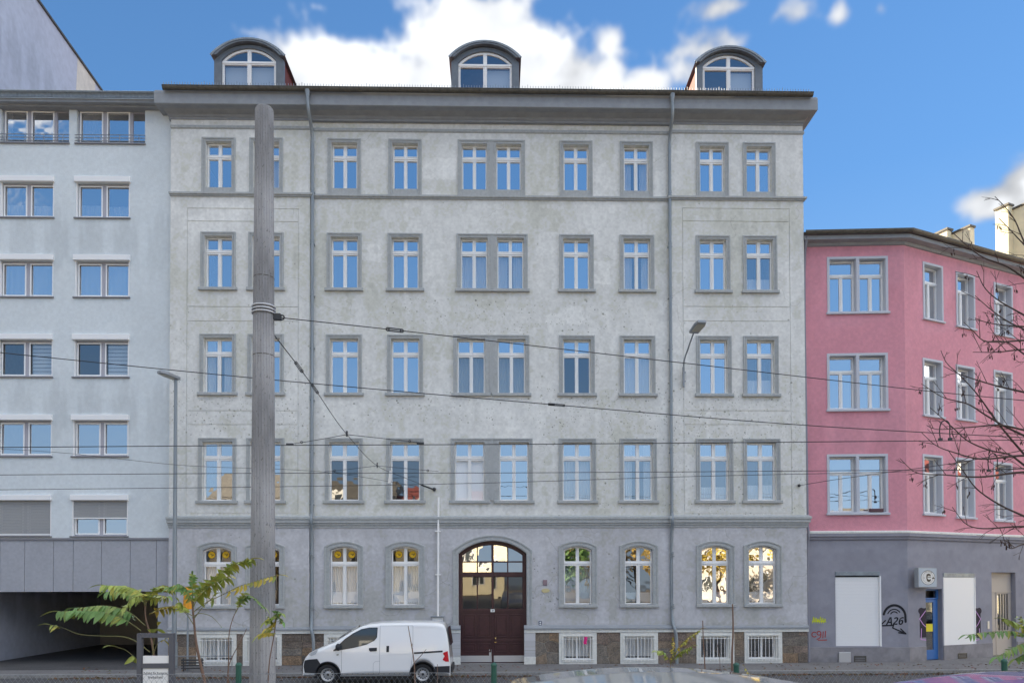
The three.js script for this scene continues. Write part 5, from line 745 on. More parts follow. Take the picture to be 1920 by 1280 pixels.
// overhead wires
function wire(label, pts, r = 0.011) { return solo('overhead_wire', tube(pts, r, 40, 6), M.wire, label, 'wire'); }
const turnbuckle = (w, p, dir, L = 0.34) => { const d = dir.clone().normalize(), m = new THREE.Matrix4().makeBasis(d, V(-d.y, d.x, 0).normalize(), new THREE.Vector3().crossVectors(d, V(-d.y, d.x, 0).normalize())).setPosition(p); return mesh('turnbuckle', join([tube([V(-L / 2, 0.024, 0), V(L / 2, 0.024, 0)], 0.009, 1, 6), tube([V(-L / 2, -0.024, 0), V(L / 2, -0.024, 0)], 0.009, 1, 6), new THREE.TorusGeometry(0.024, 0.011, 6, 10).translate(-L / 2, 0, 0), new THREE.TorusGeometry(0.024, 0.011, 6, 10).translate(L / 2, 0, 0)]).applyMatrix4(m), M.darkMetal, w); };
{
  const A = at(522, 595, 15.6), A2 = at(1780, 737, 13);
  const w1 = wire('span wire running right from the clamp on the concrete mast', [A, at(740, 618.5, 15.2), at(1270, 679, 14.1), A2, at(1990, 757, 13.4)], 0.0075); turnbuckle(w1, at(740, 618.5, 15.2), A2.clone().sub(A), 0.22);
  const w2 = wire('long feeder wire passing behind the concrete mast with an insulator', [at(-60, 655, 8), at(480, 709, 8), at(1045, 759, 8), at(1510, 797, 8), at(1990, 824, 8)]); turnbuckle(w2, at(1045, 759, 8), V(1, -0.07, 0)); mesh('insulator', tube([at(1028, 757.5, 8), at(1040, 758.5, 8)], 0.035, 1, 8), M.wire, w2);
  const w3 = wire('slanting wire from the mast down to the wall hook', [at(512, 626, 15.6), at(560, 688, 12.3), at(590, 729, 10.2), at(650, 814, 6), at(707, 873, 3.4), at(760, 896, 1.6), at(812, 917, 0.05)], 0.0085); for (const [px, py, z] of [[560, 688, 12.3], [590, 729, 10.2]]) turnbuckle(w3, at(px, py, z), V(0.58, -0.8, 0), 0.2);
  mesh('wall_hook', join([new THREE.SphereGeometry(0.07, 10, 8).translate(...at(814, 917, 0.06).toArray()), tube([at(790, 909, 0.6), at(812, 917, 0.05)], 0.03, 1, 6)]), M.darkMetal, w3);
  mesh('hanger', tube([at(650, 808, 6), at(650, 818, 6)], 0.03, 1, 6), M.darkMetal, w3); mesh('hanger', tube([at(707, 867, 3.4), at(707, 877, 3.4)], 0.02, 1, 6), M.darkMetal, w3);
  wire('upper tram contact wire crossing the whole house front', [at(-60, 839, 6), at(540, 834.5, 6), at(1000, 832.5, 6), at(1990, 824, 6)], 0.012);
  wire('middle tram contact wire under the upper bridle', [at(-60, 890.5, 4), at(500, 887, 4), at(1000, 886, 4), at(1990, 879, 4)], 0.01);
  wire('lowest tram wire drawn over the first floor panes', [at(-60, 918.5, 3.2), at(500, 912.5, 3.2), at(900, 905.5, 3.2), at(1300, 893, 3.2), at(1660, 885, 3.2), at(1990, 876, 3.2)], 0.009);
  wire('thin cross wire sagging from the pale house to the bridle', [at(-60, 838, 5), at(120, 849, 5), at(340, 872, 5), at(600, 884, 5), at(780, 911, 2)], 0.006);
  const b1 = wire('bridle wire hung over the upper contact wire', [at(541, 833, 6), at(580, 827, 6), at(650, 814.5, 6)], 0.009), b2 = wire('bridle wire running right from the upper hanger', [at(650, 814.5, 6), at(720, 822, 6), at(790, 830, 6)], 0.009);
  const b3 = wire('bridle wire left of the lower hanger', [at(608, 884, 3.4), at(640, 881, 3.4), at(707, 873, 3.4)], 0.007), b4 = wire('bridle wire right of the lower hanger', [at(707, 873, 3.4), at(760, 878, 3.4), at(822, 883.5, 3.4)], 0.007);
  for (const [w, x, y, z] of [[b1, 565, 829, 6], [b2, 768, 827, 6], [b3, 627, 882, 3.4], [b4, 802, 882, 3.4]]) { mesh('ring', new THREE.TorusGeometry(0.03, 0.01, 6, 12).translate(...at(x, y, z).toArray()), M.darkMetal, w); }
  mesh('contact_clamp', box(-0.1, 0.1, -0.03, 0.03, -0.02, 0.02).translate(...at(543, 833, 6).toArray()), M.darkMetal, b1); mesh('contact_clamp', box(-0.1, 0.1, -0.03, 0.03, -0.02, 0.02).translate(...at(788, 831, 6).toArray()), M.darkMetal, b2);
  const w9 = wire('short wire from the hook at the house corner to the right', [at(1499, 910, 0.12), at(1560, 900, 1.6), at(1660, 886, 4), at(1790, 868, 7), at(1990, 830, 12)], 0.009); mesh('wall_hook', new THREE.SphereGeometry(0.055, 10, 8).translate(...at(1499, 910, 0.14).toArray()), M.darkMetal, w9);
  // hoop shaped droppers at the right
  for (const [x, y, z, lab] of [[1773, 806, 6, 'hoop shaped dropper on the upper contact wire'], [1863, 866, 4, 'hoop shaped dropper on the middle contact wire']]) { const o = at(x, y, z), k = 1; const p = [V(-0.14, -0.26, 0), V(-0.16, 0.0, 0), V(-0.1, 0.22, 0), V(0.02, 0.27, 0), V(0.12, 0.18, 0), V(0.13, -0.1, 0), V(0.14, -0.25, 0)].map((q) => q.multiplyScalar(k).add(o)); const h = solo('wire_dropper', tube(p, 0.016, 30, 6), M.wire, lab, 'fitting', 'wire droppers'); for (const q of [p[0], p[6]]) mesh('foot_clamp', box(-0.05, 0.05, -0.04, 0.03, -0.03, 0.03).translate(q.x, q.y, q.z), M.darkMetal, h); }
  // little warning board hung on the lower bridle
  solo('wire_tag', slab([[0, 0], [0.09, 0.02], [0.13, 0.42], [0.05, 0.4]], 0, 0.01).translate(...at(727, 906, 3.3).toArray()), M.porcelain, 'small white tag board hanging between the lower bridle wires', 'tag');
}
// wall lamp on the grey house
{
  const z = BZ, w = at(1282, 716, z), l = thing('wall_lamp', 'street lamp on a bracket arm fixed to the grey house wall', 'lamp', null, w), P = (px, py, zz) => at(px, py, zz).sub(w);
  mesh('wall_bracket', join([tube([P(1282, 688, 0.2), P(1282, 726, 0.2)], 0.045, 1, 10), box(-0.05, 0.05, -0.02, 0.02, 0, 0.12), box(-0.05, 0.05, 0.3, 0.34, 0, 0.12)]), M.greyMetal, l);
  const e = at(1303, 618, 2.6).sub(w);
  mesh('arm', tube([P(1282, 700, 0.2), P(1283, 678, 0.35), P(1290, 655, 1.2), e], 0.028, 24, 8), M.zinc, l);
  const d = V(0.12, 0.16, 1).normalize(), hx = new THREE.Matrix4().lookAt(V(0, 0, 0), d.clone().negate(), V(0, 1, 0)).setPosition(e);
  const head = mesh('lamp_head', (() => { const g = slab([[-0.16, -0.1], [0.16, -0.1], [0.19, 0.4], [0.14, 0.62], [-0.14, 0.62], [-0.19, 0.4]], -0.02, 0.1, [], 0.03).rotateX(Math.PI / 2); return g; })(), M.greyMetal, l, hx); mesh('lens', (() => slab([[-0.13, 0.06], [0.13, 0.06], [0.15, 0.4], [0.11, 0.55], [-0.11, 0.55], [-0.15, 0.4]], 0.1, 0.108).rotateX(Math.PI / 2))(), M.lampLens, head);
}
// lamp post at the joint of the two houses
{
  const z = 0.9, b = at(326, 1244, z), t = at(327, 712, z), l = thing('street_lamp', 'slim lamp post standing at the joint of the two houses', 'lamp', null, V(b.x, 0.12, z));
  mesh('post', join([new THREE.CylinderGeometry(0.055, 0.085, t.y - 0.12, 14).translate(0, (t.y - 0.12) / 2, 0), new THREE.CylinderGeometry(0.11, 0.11, 0.9, 14).translate(0, 0.45, 0)]), M.zinc, l);
  const hd = mesh('lamp_head', slab([[-0.13, -0.12], [0.13, -0.12], [0.16, 0.35], [0.1, 0.6], [-0.1, 0.6], [-0.16, 0.35]], -0.03, 0.09, [], 0.025).rotateX(Math.PI / 2 - 0.12).rotateY(-0.6), M.greyMetal, l); hd.position.set(-0.02, t.y - 0.02, 0); mesh('lens', slab([[-0.1, 0.05], [0.1, 0.05], [0.12, 0.35], [0.08, 0.5], [-0.08, 0.5], [-0.12, 0.35]], 0.09, 0.098).rotateX(Math.PI / 2 - 0.12).rotateY(-0.6), M.lampLens, hd);
}
// white cable pipe with box on the house wall
{
  const z = 0.05, a = at(822, 932, z), b = at(821, 1160, z), p = thing('cable_pipe', 'white cable pipe with a meter box on the grey house wall', 'pipe', null, V(b.x, b.y, z));
  mesh('pipe', tube([V(0, 0.1, 0.03), V(a.x - b.x, a.y - b.y, 0.03)], 0.04, 1, 10), M.white, p);
  for (const y of [996, 1077]) mesh('pipe_clip', box(-0.09, 0.09, -0.02, 0.02, -0.05, 0.06).translate(0, at(822, y, z).y - b.y, 0.01), M.white, p);
  mesh('meter_box', slab(rect(-0.19, 0.17, -0.45, 0.06), -0.05, 0.2, [], 0.015), M.white, p); mesh('box_lid', slab(rect(-0.24, 0.22, 0.062, 0.1), -0.05, 0.26, [], 0.01), M.zinc, p);
}
// plaques by the door
{
  const q = (px, py, w, h, mat, name, label) => { const c = at(px, py, 0.0); return solo(name, slab(rect(c.x - w / 2, c.x + w / 2, c.y - h / 2, c.y + h / 2), 0.002, 0.03, [], 0.008), mat, label, 'plaque'); };
  q(1022, 1092, 0.15, 0.2, std({ color: new THREE.Color(0.28, 0.2, 0.22), roughness: 0.8 }), 'entry_box', 'small brown box on the wall right of the door');
  const c = at(1023, 1107, 0); solo('oval_plaque', new THREE.CylinderGeometry(0.15, 0.15, 0.02, 24).rotateX(Math.PI / 2).scale(1, 0.5, 1).translate(c.x, c.y, 0.014), std({ color: new THREE.Color(0.6, 0.52, 0.28), roughness: 0.6 }), 'yellowish oval plaque under the brown box by the door', 'plaque');
  const n = q(1013, 1168, 0.11, 0.15, std({ color: new THREE.Color(0.05, 0.07, 0.13), roughness: 0.4 }), 'blue_plate', 'dark blue plate just above the plinth right of the door'); const o = at(1013, 1168, 0); for (const dy of [-0.032, 0.032]) mesh('white_mark', box(o.x - 0.028, o.x + 0.028, o.y + dy - 0.02, o.y + dy + 0.02, 0.03, 0.033), M.white, n);
}
// notice board of the driveway: frame on two posts, white boards
{
  const z = 17.1, l = at(262, 1230, z), r = at(322, 1230, z), top = at(290, 1187, z).y, s = thing('notice_board', 'white driveway notice in a dark steel frame among the plants', 'sign', null, V((l.x + r.x) / 2, 0.95, z)), hw = (r.x - l.x) / 2, H = top - 0.95;
  for (const sx of [-1, 1]) mesh('post', box(sx * hw - 0.03, sx * hw + 0.03, -0.2, H, -0.03, 0.03), M.signGrey, s); mesh('top_rail', box(-hw + 0.031, hw - 0.031, H - 0.055, H, -0.028, 0.028), M.signGrey, s);
  const y = (p) => at(290, p, z).y - 0.95; mesh('blank_board', box(-hw + 0.04, hw - 0.04, y(1243), y(1229), -0.01, 0.01), M.white, s); mesh('cross_rail', box(-hw + 0.031, hw - 0.031, y(1252), y(1243.5), -0.026, 0.026), M.signGrey, s);
  const c = document.createElement('canvas'); c.width = 512; c.height = 380; const g = c.getContext('2d'); g.fillStyle = '#ededeb'; g.fillRect(0, 0, 512, 380); g.fillStyle = '#1a1b1e'; g.font = 'bold 70px sans-serif'; g.textAlign = 'center'; g.fillText('Zufahrt für Europcar', 256, 118, 490); g.fillText('freihalten!', 256, 205, 300); const t = new THREE.CanvasTexture(c); t.colorSpace = THREE.SRGBColorSpace;
  const bw = 2 * hw - 0.08, bh = bw * 380 / 512, bd = mesh('notice', box(-bw / 2, bw / 2, y(1252.5) - bh, y(1252.5), -0.01, 0.01), M.white, s); mesh('lettering', new THREE.PlaneGeometry(bw - 0.01, bh - 0.01).translate(0, y(1252.5) - bh / 2, 0.014), std({ map: t, roughness: 0.5 }), bd);
}
// chain-link fence along the edge of the raised ground
{
  const z = 18, f = thing('chain_link_fence', 'low chain-link fence with green posts before the street', 'fence', null, V(0, 0.95, z)); const sc = FPX / 9;
  for (const [px, py] of [[-30, 1250], [447, 1247], [926, 1247], [1381, 1247], [1884, 1240], [2300, 1240]]) { const p = at(px, py, z), h = p.y - 0.95; const q = mesh('post', new THREE.CylinderGeometry(0.034, 0.034, h, 12).translate(p.x, h / 2, 0), M.greenPaint, f); mesh('post_cap', new THREE.SphereGeometry(0.04, 12, 6, 0, 6.3, 0, 1.6).translate(p.x, h - 0.005, 0), M.greenPaint, q); } void sc;
  const top = at(640, 1262, z).y - 0.95, step = 0.062, gs = [], x0 = -7.5, x1 = 9, hgt = top - 0.05; for (let x = x0; x < x1; x += step) { for (const s of [1, -1]) { const a = V(x, 0.05, s * 0.002), b = V(x + s * hgt * 0.7, top, s * 0.002); const d = b.clone().sub(a), L = d.length(); const g = new THREE.CylinderGeometry(0.0016, 0.0016, L, 3, 1, true); g.translate(0, L / 2, 0).rotateZ(-Math.atan2(d.x, d.y)).translate(a.x, a.y, a.z); gs.push(g); } }
  const m = mesh('wire_mesh', join(gs), M.greyMetal, f); m.userData.kind = 'stuff'; mesh('tension_wire', tube([V(x0, top, 0), V(x1, top, 0)], 0.003, 1, 5), M.greyMetal, f);
}
// post with a wrapped orange sign, and a low rack behind the plants
{
  const z = 1.6, b = at(351, 1246, z), o = at(351, 1140, z).y, p = thing('wrapped_sign_post', 'grey post with an orange wrapped sign before the house', 'sign', null, V(b.x, 0.12, z));
  mesh('post', new THREE.CylinderGeometry(0.03, 0.035, o + 0.5 - 0.12, 10).translate(0, (o + 0.5 - 0.12) / 2, 0), M.zinc, p);
  const g = new THREE.CylinderGeometry(0.115, 0.14, 0.74, 18, 14), q = g.attributes.position; for (let i = 0; i < q.count; i++) { const a = Math.atan2(q.getZ(i), q.getX(i)), k = 1 + 0.25 * (fbm(a * 2 + 9, q.getY(i) * 7, 3) - 0.5) - (q.getY(i) > 0.3 ? (q.getY(i) - 0.3) * 4 : 0); q.setX(i, q.getX(i) * k * 1.1); q.setZ(i, q.getZ(i) * k); } g.computeVertexNormals(); mesh('wrapping', g.translate(0, o + 0.34 - 0.12, 0), M.orange, p);
  const r = at(360, 1250, 1.9), s = thing('slatted_rack', 'low dark slatted rack on the pavement by the plants', 'rack', null, V(r.x, 0.12, 1.9)); for (let k = 0; k < 4; k++) mesh('slat', box(-0.36, 0.36, 0.08 + k * 0.09, 0.13 + k * 0.09, -0.02, 0.02), M.darkMetal, s); for (const x of [-0.3, 0.3]) mesh('leg', box(x - 0.02, x + 0.02, 0, 0.44, -0.05, -0.021), M.darkMetal, s); mesh('rail', tube([V(-0.6, 0.5, -0.04), V(1.3, 0.5, -0.04)], 0.015, 1, 6), M.greyMetal, s); mesh('leg', tube([V(1.28, 0, -0.04), V(1.28, 0.5, -0.04)], 0.015, 1, 6), M.greyMetal, s); mesh('leg', tube([V(-0.58, 0, -0.04), V(-0.58, 0.5, -0.04)], 0.015, 1, 6), M.greyMetal, s);
}

// ================================================================== plants
const rp = rng(77);
function leaflet(l, w) { // folded, drooping blade along +x
  const pos = [], idx = [], n = 5; for (let i = 0; i <= n; i++) { const t = i / n, ww = w * Math.pow(Math.sin(Math.PI * Math.min(1, 0.12 + t * 0.88)), 0.8) * (1 - 0.25 * t), y = -0.35 * l * t * t; pos.push(l * t, y + ww * 0.35, ww, l * t, y, 0, l * t, y + ww * 0.35, -ww); if (i) { const a = (i - 1) * 3; idx.push(a, a + 1, a + 3, a + 1, a + 4, a + 3, a + 1, a + 2, a + 4, a + 2, a + 5, a + 4); } }
  const g = new THREE.BufferGeometry(); g.setAttribute('position', new THREE.BufferAttribute(new Float32Array(pos), 3)); g.setIndex(idx); g.computeVertexNormals(); return clean(g);
}
const LEAF = [leaflet(1, 0.19), leaflet(1, 0.25)];
const leafTint = new THREE.MeshPhysicalMaterial({ color: 0xffffff, vertexColors: true, roughness: 0.65, transmission: 0.3, thickness: 0 });
const dye = (g, c) => { const n = g.attributes.position.count, a = new Float32Array(n * 3); for (let i = 0; i < n; i++) a.set([c.r, c.g, c.b], i * 3); g.setAttribute('color', new THREE.BufferAttribute(a, 3)); return g; };
const mixTint = (mat) => { const k = rp(), c = mat.color.clone(), other = k < 0.3 ? M.leafLime : k < 0.46 ? M.leafYellow : k < 0.6 ? M.leafGreen : mat; return c.lerp(other.color, 0.25 + 0.45 * rp()).multiplyScalar(0.8 + 0.45 * rp()); };
// a compound leaf: rachis through the given points, paired leaflets from t0 on
function frond(parent, pts, mat, { t0 = 0.25, n = 13, size = 0.2, stem = M.stemGreen, hang = 0.7, end = true, one = false } = {}) {
  const c = new THREE.CatmullRomCurve3(pts, false, 'centripetal'), f = mesh('leaf_stalk', tube(pts, 0.007, 20, 5, 0.0025), stem, parent), list = [];
  n = n > 4 ? Math.round(n * 1.35) : n; size *= 0.97;
  for (let i = 0; i < n; i++) { const t = t0 + (1 - t0) * i / (n - 0.5), p = c.getPointAt(t), d = c.getTangentAt(t); for (const s of one ? [1] : [1, -1]) { const side = V(0, 0, s).addScaledVector(d, 0.35).add(V((rp() - 0.5) * 0.8, -hang * (0.4 + 1.2 * rp()), (rp() - 0.5) * 0.5)).normalize(), up = d.clone().cross(side).normalize(), w = side.clone().cross(up).normalize(), L = 0.84 * size * (0.75 + 0.4 * rp()) * (1 - 0.35 * Math.abs(t - 0.5)); list.push(LEAF[rp() < 0.5 ? 0 : 1].clone().applyMatrix4(new THREE.Matrix4().makeBasis(side.multiplyScalar(L), up.multiplyScalar(L), w.multiplyScalar(L)).setPosition(p))), dye(list[list.length - 1], mixTint(mat)); } }
  if (end) { const d = c.getTangentAt(1); list.push(LEAF[0].clone().applyMatrix4(new THREE.Matrix4().makeBasis(d.clone().multiplyScalar(size), V(0, size, 0), d.clone().cross(V(0, 1, 0)).multiplyScalar(size)).setPosition(c.getPointAt(1)))), dye(list[list.length - 1], mixTint(mat)); }
  const m = mesh('leaflets', mergeGeometries(list), leafTint, f); m.userData.kind = 'stuff'; return f;
}
const pxl = (l, z, dz = 0) => l.map(([x, y], i) => at(x, y, z + dz * i / (l.length - 1)));
function sapling(label, stems, z, r0 = 0.022) { const base = at(stems[0][0], stems[0][1], z); const p = thing('leafy_sapling', label, 'plant', 'saplings along the fence'); const pts = pxl(stems, z); pts.unshift(V(base.x + (base.x - pts[Math.min(1, pts.length - 1)].x) * 0.3, 0.93, z)); mesh('stem', tube(pts, r0, 30, 8, r0 * 0.45), M.stemBrown, p); return p; }
{
  const z = 16.45;
  const a = sapling('leafy sapling with spreading green fronds behind the driveway notice', [[291, 1262], [283, 1198], [272, 1155], [272, 1126]], z);
  const F = (l, mat, o, dz = 0.3) => frond(a, pxl(l, z, dz), mat, o);
  F([[264, 1182], [230, 1160], [177, 1146], [108, 1146]], M.leafGreen, { t0: 0.22, n: 15, size: 0.23, hang: 1.0 }); F([[271, 1172], [242, 1148], [202, 1136], [139, 1140]], M.leafGreen, { t0: 0.25, n: 14, size: 0.23, hang: 0.9 }, -0.4);
  F([[280, 1222], [256, 1203], [234, 1194], [188, 1192], [145, 1188], [116, 1176], [92, 1171]], M.leafLime, { t0: 0.93, n: 2, size: 0.16 }); F([[273, 1130], [266, 1113], [242, 1101], [194, 1097]], M.leafLime, { t0: 0.2, n: 13, size: 0.2, hang: 0.6 }); F([[273, 1132], [285, 1109], [303, 1098], [324, 1104]], M.leafLime, { t0: 0.2, n: 10, size: 0.2, hang: 0.6 }, -0.3);
  F([[271, 1128], [254, 1114], [225, 1106], [198, 1110]], M.leafGreen, { t0: 0.15, n: 12, size: 0.2, hang: 0.8 }, -0.4); F([[279, 1152], [297, 1140], [324, 1136]], M.leafYellow, { t0: 0.3, n: 8, size: 0.18, hang: 0.7 }); F([[273, 1135], [262, 1118], [246, 1122], [236, 1135]], M.leafLime, { n: 7, size: 0.18, hang: 1 }, 0.6); F([[274, 1128], [290, 1116], [312, 1118]], M.leafLime, { n: 8, size: 0.18, hang: 0.8 }, 0.5);
  F([[285, 1225], [290, 1190], [296, 1172]], M.leafLime, { t0: 0.8, n: 1, size: 0.2 }); F([[286, 1228], [296, 1205], [310, 1198]], M.leafYellow, { t0: 0.85, n: 1, size: 0.18 }); F([[286, 1262], [256, 1236], [234, 1218], [218, 1213]], M.leafLime, { t0: 0.55, n: 1, size: 0.22, hang: 1.2 });
  const b = sapling('taller sapling with one upright lime frond left of the mast', [[384, 1285], [375, 1243], [367, 1203], [363, 1162], [361, 1142], [361, 1126]], z + 0.3, 0.028);
  const G = (l, mat, o, dz = 0.2) => frond(b, pxl(l, z + 0.3, dz), mat, o);
  G([[361, 1140], [367, 1117], [387, 1095], [410, 1075], [438, 1057], [471, 1048]], M.leafLime, { t0: 0.18, n: 18, size: 0.2, hang: 0.5 }); G([[361, 1140], [375, 1112], [398, 1094], [425, 1083]], M.leafLime, { t0: 0.2, n: 13, size: 0.2, hang: 0.7 }, 0.5); G([[361, 1136], [350, 1106], [336, 1096], [322, 1100]], M.leafGreen, { t0: 0.25, n: 8, size: 0.17, hang: 0.8 }); G([[361, 1130], [360, 1098], [360, 1078]], M.leafGreen, { t0: 0.5, n: 6, size: 0.13, hang: 0.1 }); G([[361, 1132], [372, 1100], [388, 1090]], M.leafGreen, { t0: 0.3, n: 6, size: 0.15 }, -0.5);
  G([[361, 1148], [385, 1130], [410, 1118], [432, 1107], [450, 1098], [471, 1092], [495, 1084], [517, 1079]], M.leafYellow, { t0: 0.46, n: 11, size: 0.2, hang: 1.6, one: true }); G([[362, 1155], [345, 1145], [335, 1128]], M.leafLime, { t0: 0.5, n: 5, size: 0.15 }); G([[363, 1160], [378, 1140], [400, 1118]], M.leafLime, { t0: 0.93, n: 1, size: 0.2, hang: 1.5 });
  G([[362, 1170], [350, 1152], [338, 1142]], M.leafGreen, { t0: 0.99, n: 1, size: 0.05 }); G([[360, 1158], [372, 1150], [395, 1155], [415, 1175]], M.leafGreen, { t0: 0.99, n: 1, size: 0.04, end: false });
  const c = sapling('thin sapling with small drooping frond beside the mast', [[427, 1285], [428, 1240], [430, 1182], [440, 1150], [450, 1132]], z - 0.2, 0.012);
  frond(c, pxl([[440, 1150], [452, 1130], [463, 1116], [477, 1121], [495, 1138]], z - 0.2), M.leafGreen, { t0: 0.3, n: 9, size: 0.14, hang: 0.6 }); frond(c, pxl([[445, 1142], [450, 1126], [458, 1112]], z - 0.2), M.leafLime, { t0: 0.2, n: 6, size: 0.13, hang: 0.3 });
  const d = sapling('thin bushy sapling growing in front of the mast foot', [[502, 1285], [505, 1239], [513, 1193], [519, 1152]], z + 0.1, 0.012);
  for (const [l, m] of [[[[519, 1155], [508, 1158], [497, 1166]], M.leafLime], [[[518, 1160], [510, 1172], [500, 1178]], M.leafYellow], [[[519, 1158], [527, 1160], [530, 1166]], M.leafGreen], [[[516, 1178], [500, 1182], [484, 1192]], M.leafLime], [[[519, 1156], [520, 1146], [528, 1150]], M.leafGreen], [[[514, 1190], [505, 1186], [492, 1188]], M.leafYellow], [[[512, 1172], [507, 1164], [503, 1158]], M.leafLime]]) frond(d, pxl(l, z + 0.1, 0.2), m, { t0: 0.2, n: 6, size: 0.12, hang: 0.6 });
  const e = sapling('bare dark sucker leaning before the grey house cellar window', [[425, 1285], [428, 1250], [438, 1225], [452, 1200], [462, 1178]], z - 0.4, 0.01); void e;
  sapling('bare twig leaning across the white van side', [[778, 1285], [776, 1240], [768, 1190], [765, 1173]], z, 0.012); const tw = scene.children[scene.children.length - 1]; mesh('twig', tube(pxl([[778, 1240], [788, 1230], [799, 1217]], z), 0.006, 6, 5, 0.003), M.stemBrown, tw); mesh('twig', tube(pxl([[772, 1215], [773, 1206]], z), 0.006, 2, 5, 0.003), M.stemBrown, tw);
  sapling('short bare stake beside the white van tail', [[820, 1285], [820, 1265], [820, 1245]], z, 0.008);
  const g1 = sapling('tall bare stake rising before the right hand cellar windows', [[1374, 1285], [1373, 1230], [1375, 1180], [1374, 1132]], z, 0.022); void g1; sapling('thinner bare stake left of the tall one', [[1323, 1285], [1322, 1250], [1319, 1200], [1318, 1163]], z, 0.014); sapling('thin twig between the two bare stakes', [[1351, 1285], [1350, 1240], [1345, 1205]], z, 0.006);
  const y1 = sapling('yellowing sapling in front of the right downpipe', [[1258, 1285], [1257, 1250], [1260, 1226]], z - 0.3, 0.01);
  for (const [l, m] of [[[[1259, 1240], [1272, 1215], [1290, 1196], [1312, 1181]], M.leafYellow], [[[1258, 1245], [1262, 1222], [1262, 1202]], M.leafYellow], [[[1260, 1240], [1276, 1222], [1296, 1212]], M.leafLime], [[[1257, 1240], [1244, 1222], [1232, 1220]], M.leafLime]]) frond(y1, pxl(l, z - 0.3, 0.2), m, { t0: 0.25, n: 8, size: 0.13, hang: 0.5 });
  const y2 = sapling('low yellow seedling at the fence beside the tall stake', [[1420, 1290], [1416, 1275]], z, 0.008); for (const l of [[[1416, 1275], [1404, 1262], [1398, 1252]], [[1416, 1275], [1424, 1266], [1432, 1272]]]) frond(y2, pxl(l, z), M.leafYellow, { t0: 0.2, n: 5, size: 0.1 });
  const h = sapling('green sapling fronds before the beige house door', [[1985, 1300], [1965, 1240], [1950, 1205]], 16, 0.022);
  for (const [l, m, dz] of [[[[1950, 1208], [1910, 1185], [1860, 1184], [1815, 1190]], M.leafGreen, 0.2], [[[1955, 1215], [1925, 1205], [1895, 1218], [1868, 1232]], M.leafGreen, 0.4], [[[1950, 1205], [1925, 1178], [1900, 1165], [1884, 1160]], M.leafLime, -0.3], [[[1955, 1220], [1930, 1222], [1905, 1235]], M.leafGreen, 0.1], [[[1950, 1210], [1930, 1170], [1915, 1158]], M.leafLime, 0.3]]) frond(h, pxl(l, 16, dz), m, { t0: 0.2, n: 12, size: 0.17, hang: 0.8 });
}
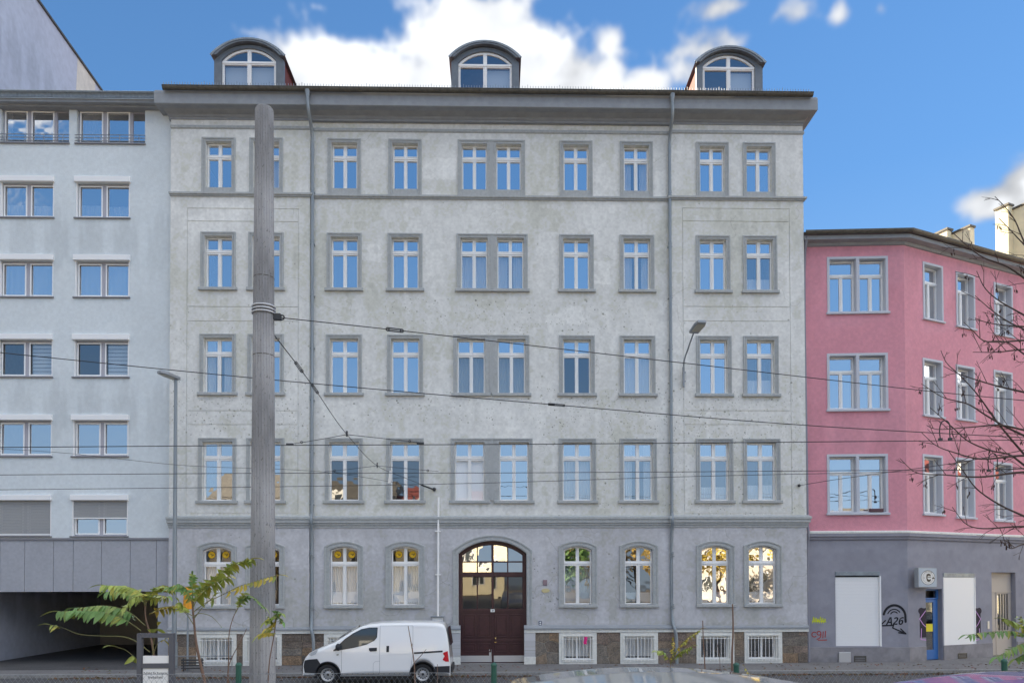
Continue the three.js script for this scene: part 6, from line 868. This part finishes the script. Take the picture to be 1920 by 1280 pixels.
// bare tree with hanging seed bunches; its trunk stands right of the picture
{
  const z = 17, tz = 17.6, t = thing('bare_tree', 'bare tree with thin dark twigs and hanging seeds before the pink house', 'tree');
  const trunk = [V(at(2190, 1200, tz).x, 0.93, tz), at(2180, 1050, tz), at(2165, 800, tz), at(2150, 560, tz), at(2130, 330, tz)]; mesh('trunk', tube(trunk, 0.16, 30, 10, 0.05), M.bark, t); const tc = new THREE.CatmullRomCurve3(trunk);
  const B = [[[1832, 508], [1847, 539], [1869, 560], [1920, 590]], [[1829, 554], [1855, 577], [1888, 601], [1920, 617]], [[1829, 596], [1850, 604], [1888, 610], [1920, 612]], [[1808, 604], [1828, 623], [1844, 638], [1877, 641], [1920, 638]], [[1844, 640], [1888, 641], [1920, 663]], [[1866, 368], [1888, 391], [1904, 413], [1918, 446]], [[1874, 409], [1899, 435], [1918, 455]], [[1770, 686], [1798, 700], [1838, 714], [1877, 725], [1920, 735]], [[1728, 719], [1770, 745], [1815, 757], [1849, 778], [1883, 798], [1920, 816]], [[1738, 797], [1753, 804], [1815, 801], [1877, 797], [1920, 806]], [[1729, 811], [1756, 835], [1793, 849], [1838, 860], [1920, 854]], [[1745, 764], [1787, 801], [1815, 826], [1860, 845], [1894, 852], [1920, 871]], [[1688, 859], [1717, 885], [1773, 890], [1838, 894], [1920, 885]], [[1778, 843], [1807, 883], [1832, 916], [1877, 947], [1920, 967]], [[1786, 950], [1812, 982], [1835, 990], [1920, 987]], [[1765, 657], [1776, 681], [1797, 700], [1830, 735], [1870, 790], [1920, 850]], [[1825, 660], [1870, 660], [1920, 655]], [[1880, 1015], [1896, 1028], [1920, 1020]], [[1780, 430], [1840, 480], [1890, 500], [1920, 520]]];
  const r = rng(13), seeds = [];
  for (const l of B) {
    const dz = (r() - 0.5) * 1.4, pts = l.map(([x, y], i) => at(x, y, z + dz * (0.3 + 0.7 * (l.length - i) / l.length))), last = l[l.length - 1], prev = l[l.length - 2], sl = (last[1] - prev[1]) / (last[0] - prev[0]);
    pts.push(at(2010, last[1] + 70 * sl + 10, z + 0.1)); const yy = at(2140, last[1] + 120 * Math.max(-0.3, Math.min(0.9, sl)) + 60, tz).y; let best = 0, bd = 1e9; for (let k = 0; k <= 60; k++) { const q = tc.getPoint(k / 60), d = Math.abs(q.y - yy); if (d < bd) { bd = d; best = k / 60; } } pts.push(tc.getPoint(best)); pts.reverse();
    const br = mesh('branch', tube(pts, 0.026, 40, 6, 0.004), M.bark, t), c = new THREE.CatmullRomCurve3(pts, false, 'centripetal'), tw = [];
    for (let k = 0; k < 9; k++) { const u = 0.42 + 0.56 * (k + r()) / 9, p = c.getPointAt(u), d = c.getTangentAt(u), s = r() < 0.5 ? 1 : -1, L = (0.16 + 0.34 * r()) * (1.25 - u * 0.6), dir = d.clone().multiplyScalar(0.8).add(V(-d.y * s, d.x * s, 0).multiplyScalar(0.5 + 0.5 * r())).add(V(0, 0.15, (r() - 0.5) * 1.0)).normalize(), q = p.clone().addScaledVector(dir, L * 0.55).add(V(0, 0.015, 0)), e = p.clone().addScaledVector(dir, L).add(V(0, 0.05 * (r() - 0.3), 0)); tw.push(tube([p, q, e], 0.0055, 6, 4, 0.0022)); for (let j = 0; j < 2; j++) { const b0 = p.clone().lerp(e, 0.4 + 0.4 * r()), dd = dir.clone().add(V((r() - 0.5) * 1.4, (r() - 0.5) * 1.4, (r() - 0.5))).normalize(); tw.push(tube([b0, b0.clone().addScaledVector(dd, L * 0.35)], 0.0028, 1, 3)); } if (r() < 0.5) { const h = 0.02 + 0.05 * r(); for (let j = 0; j < 5; j++) seeds.push(new THREE.SphereGeometry(0.011, 5, 4).scale(0.6, 1.9, 0.5).translate(q.x + (r() - 0.5) * 0.05, q.y - h - 0.06 * r(), q.z + (r() - 0.5) * 0.05)); seeds.push(tube([q, V(q.x, q.y - h - 0.03, q.z)], 0.0022, 1, 3)); } }
    mesh('twigs', join(tw), M.bark, br).userData.kind = 'stuff';
  }
  mesh('seed_bunches', join(seeds), M.seed, t).userData.kind = 'stuff';
}
// fallen leaves along the kerb
{
  const r = rng(55), im = new THREE.InstancedMesh(LEAF[1], std({ color: 0xffffff, roughness: 0.95, side: THREE.DoubleSide }), 2600), q = new THREE.Quaternion(), e = new THREE.Euler(), c = new THREE.Color();
  for (let i = 0; i < 2600; i++) { const x = -14 + 34 * r(), kerb = r() < 0.72, zz = kerb ? 2.66 + 0.5 * r() * r() : 0.5 + 3.6 * r(), y = zz < 2.62 ? 0.13 : 0.012, s = 0.06 + 0.07 * r(); im.setMatrixAt(i, new THREE.Matrix4().compose(V(x, y + 0.02 * r(), zz), q.setFromEuler(e.set((r() - 0.5) * 0.9, r() * 6.3, (r() - 0.5) * 0.9)), V(s, s, s))); im.setColorAt(i, c.setRGB(0.1 + 0.12 * r(), 0.06 + 0.06 * r(), 0.03 + 0.02 * r())); }
  im.name = 'fallen_leaves'; im.userData = { kind: 'stuff', label: 'brown fallen leaves lying along the kerb', category: 'leaves' }; scene.add(im);
}
scene.traverse((o) => { if (o.isMesh) o.castShadow = o.receiveShadow = true; });
renderer.render(scene, camera);
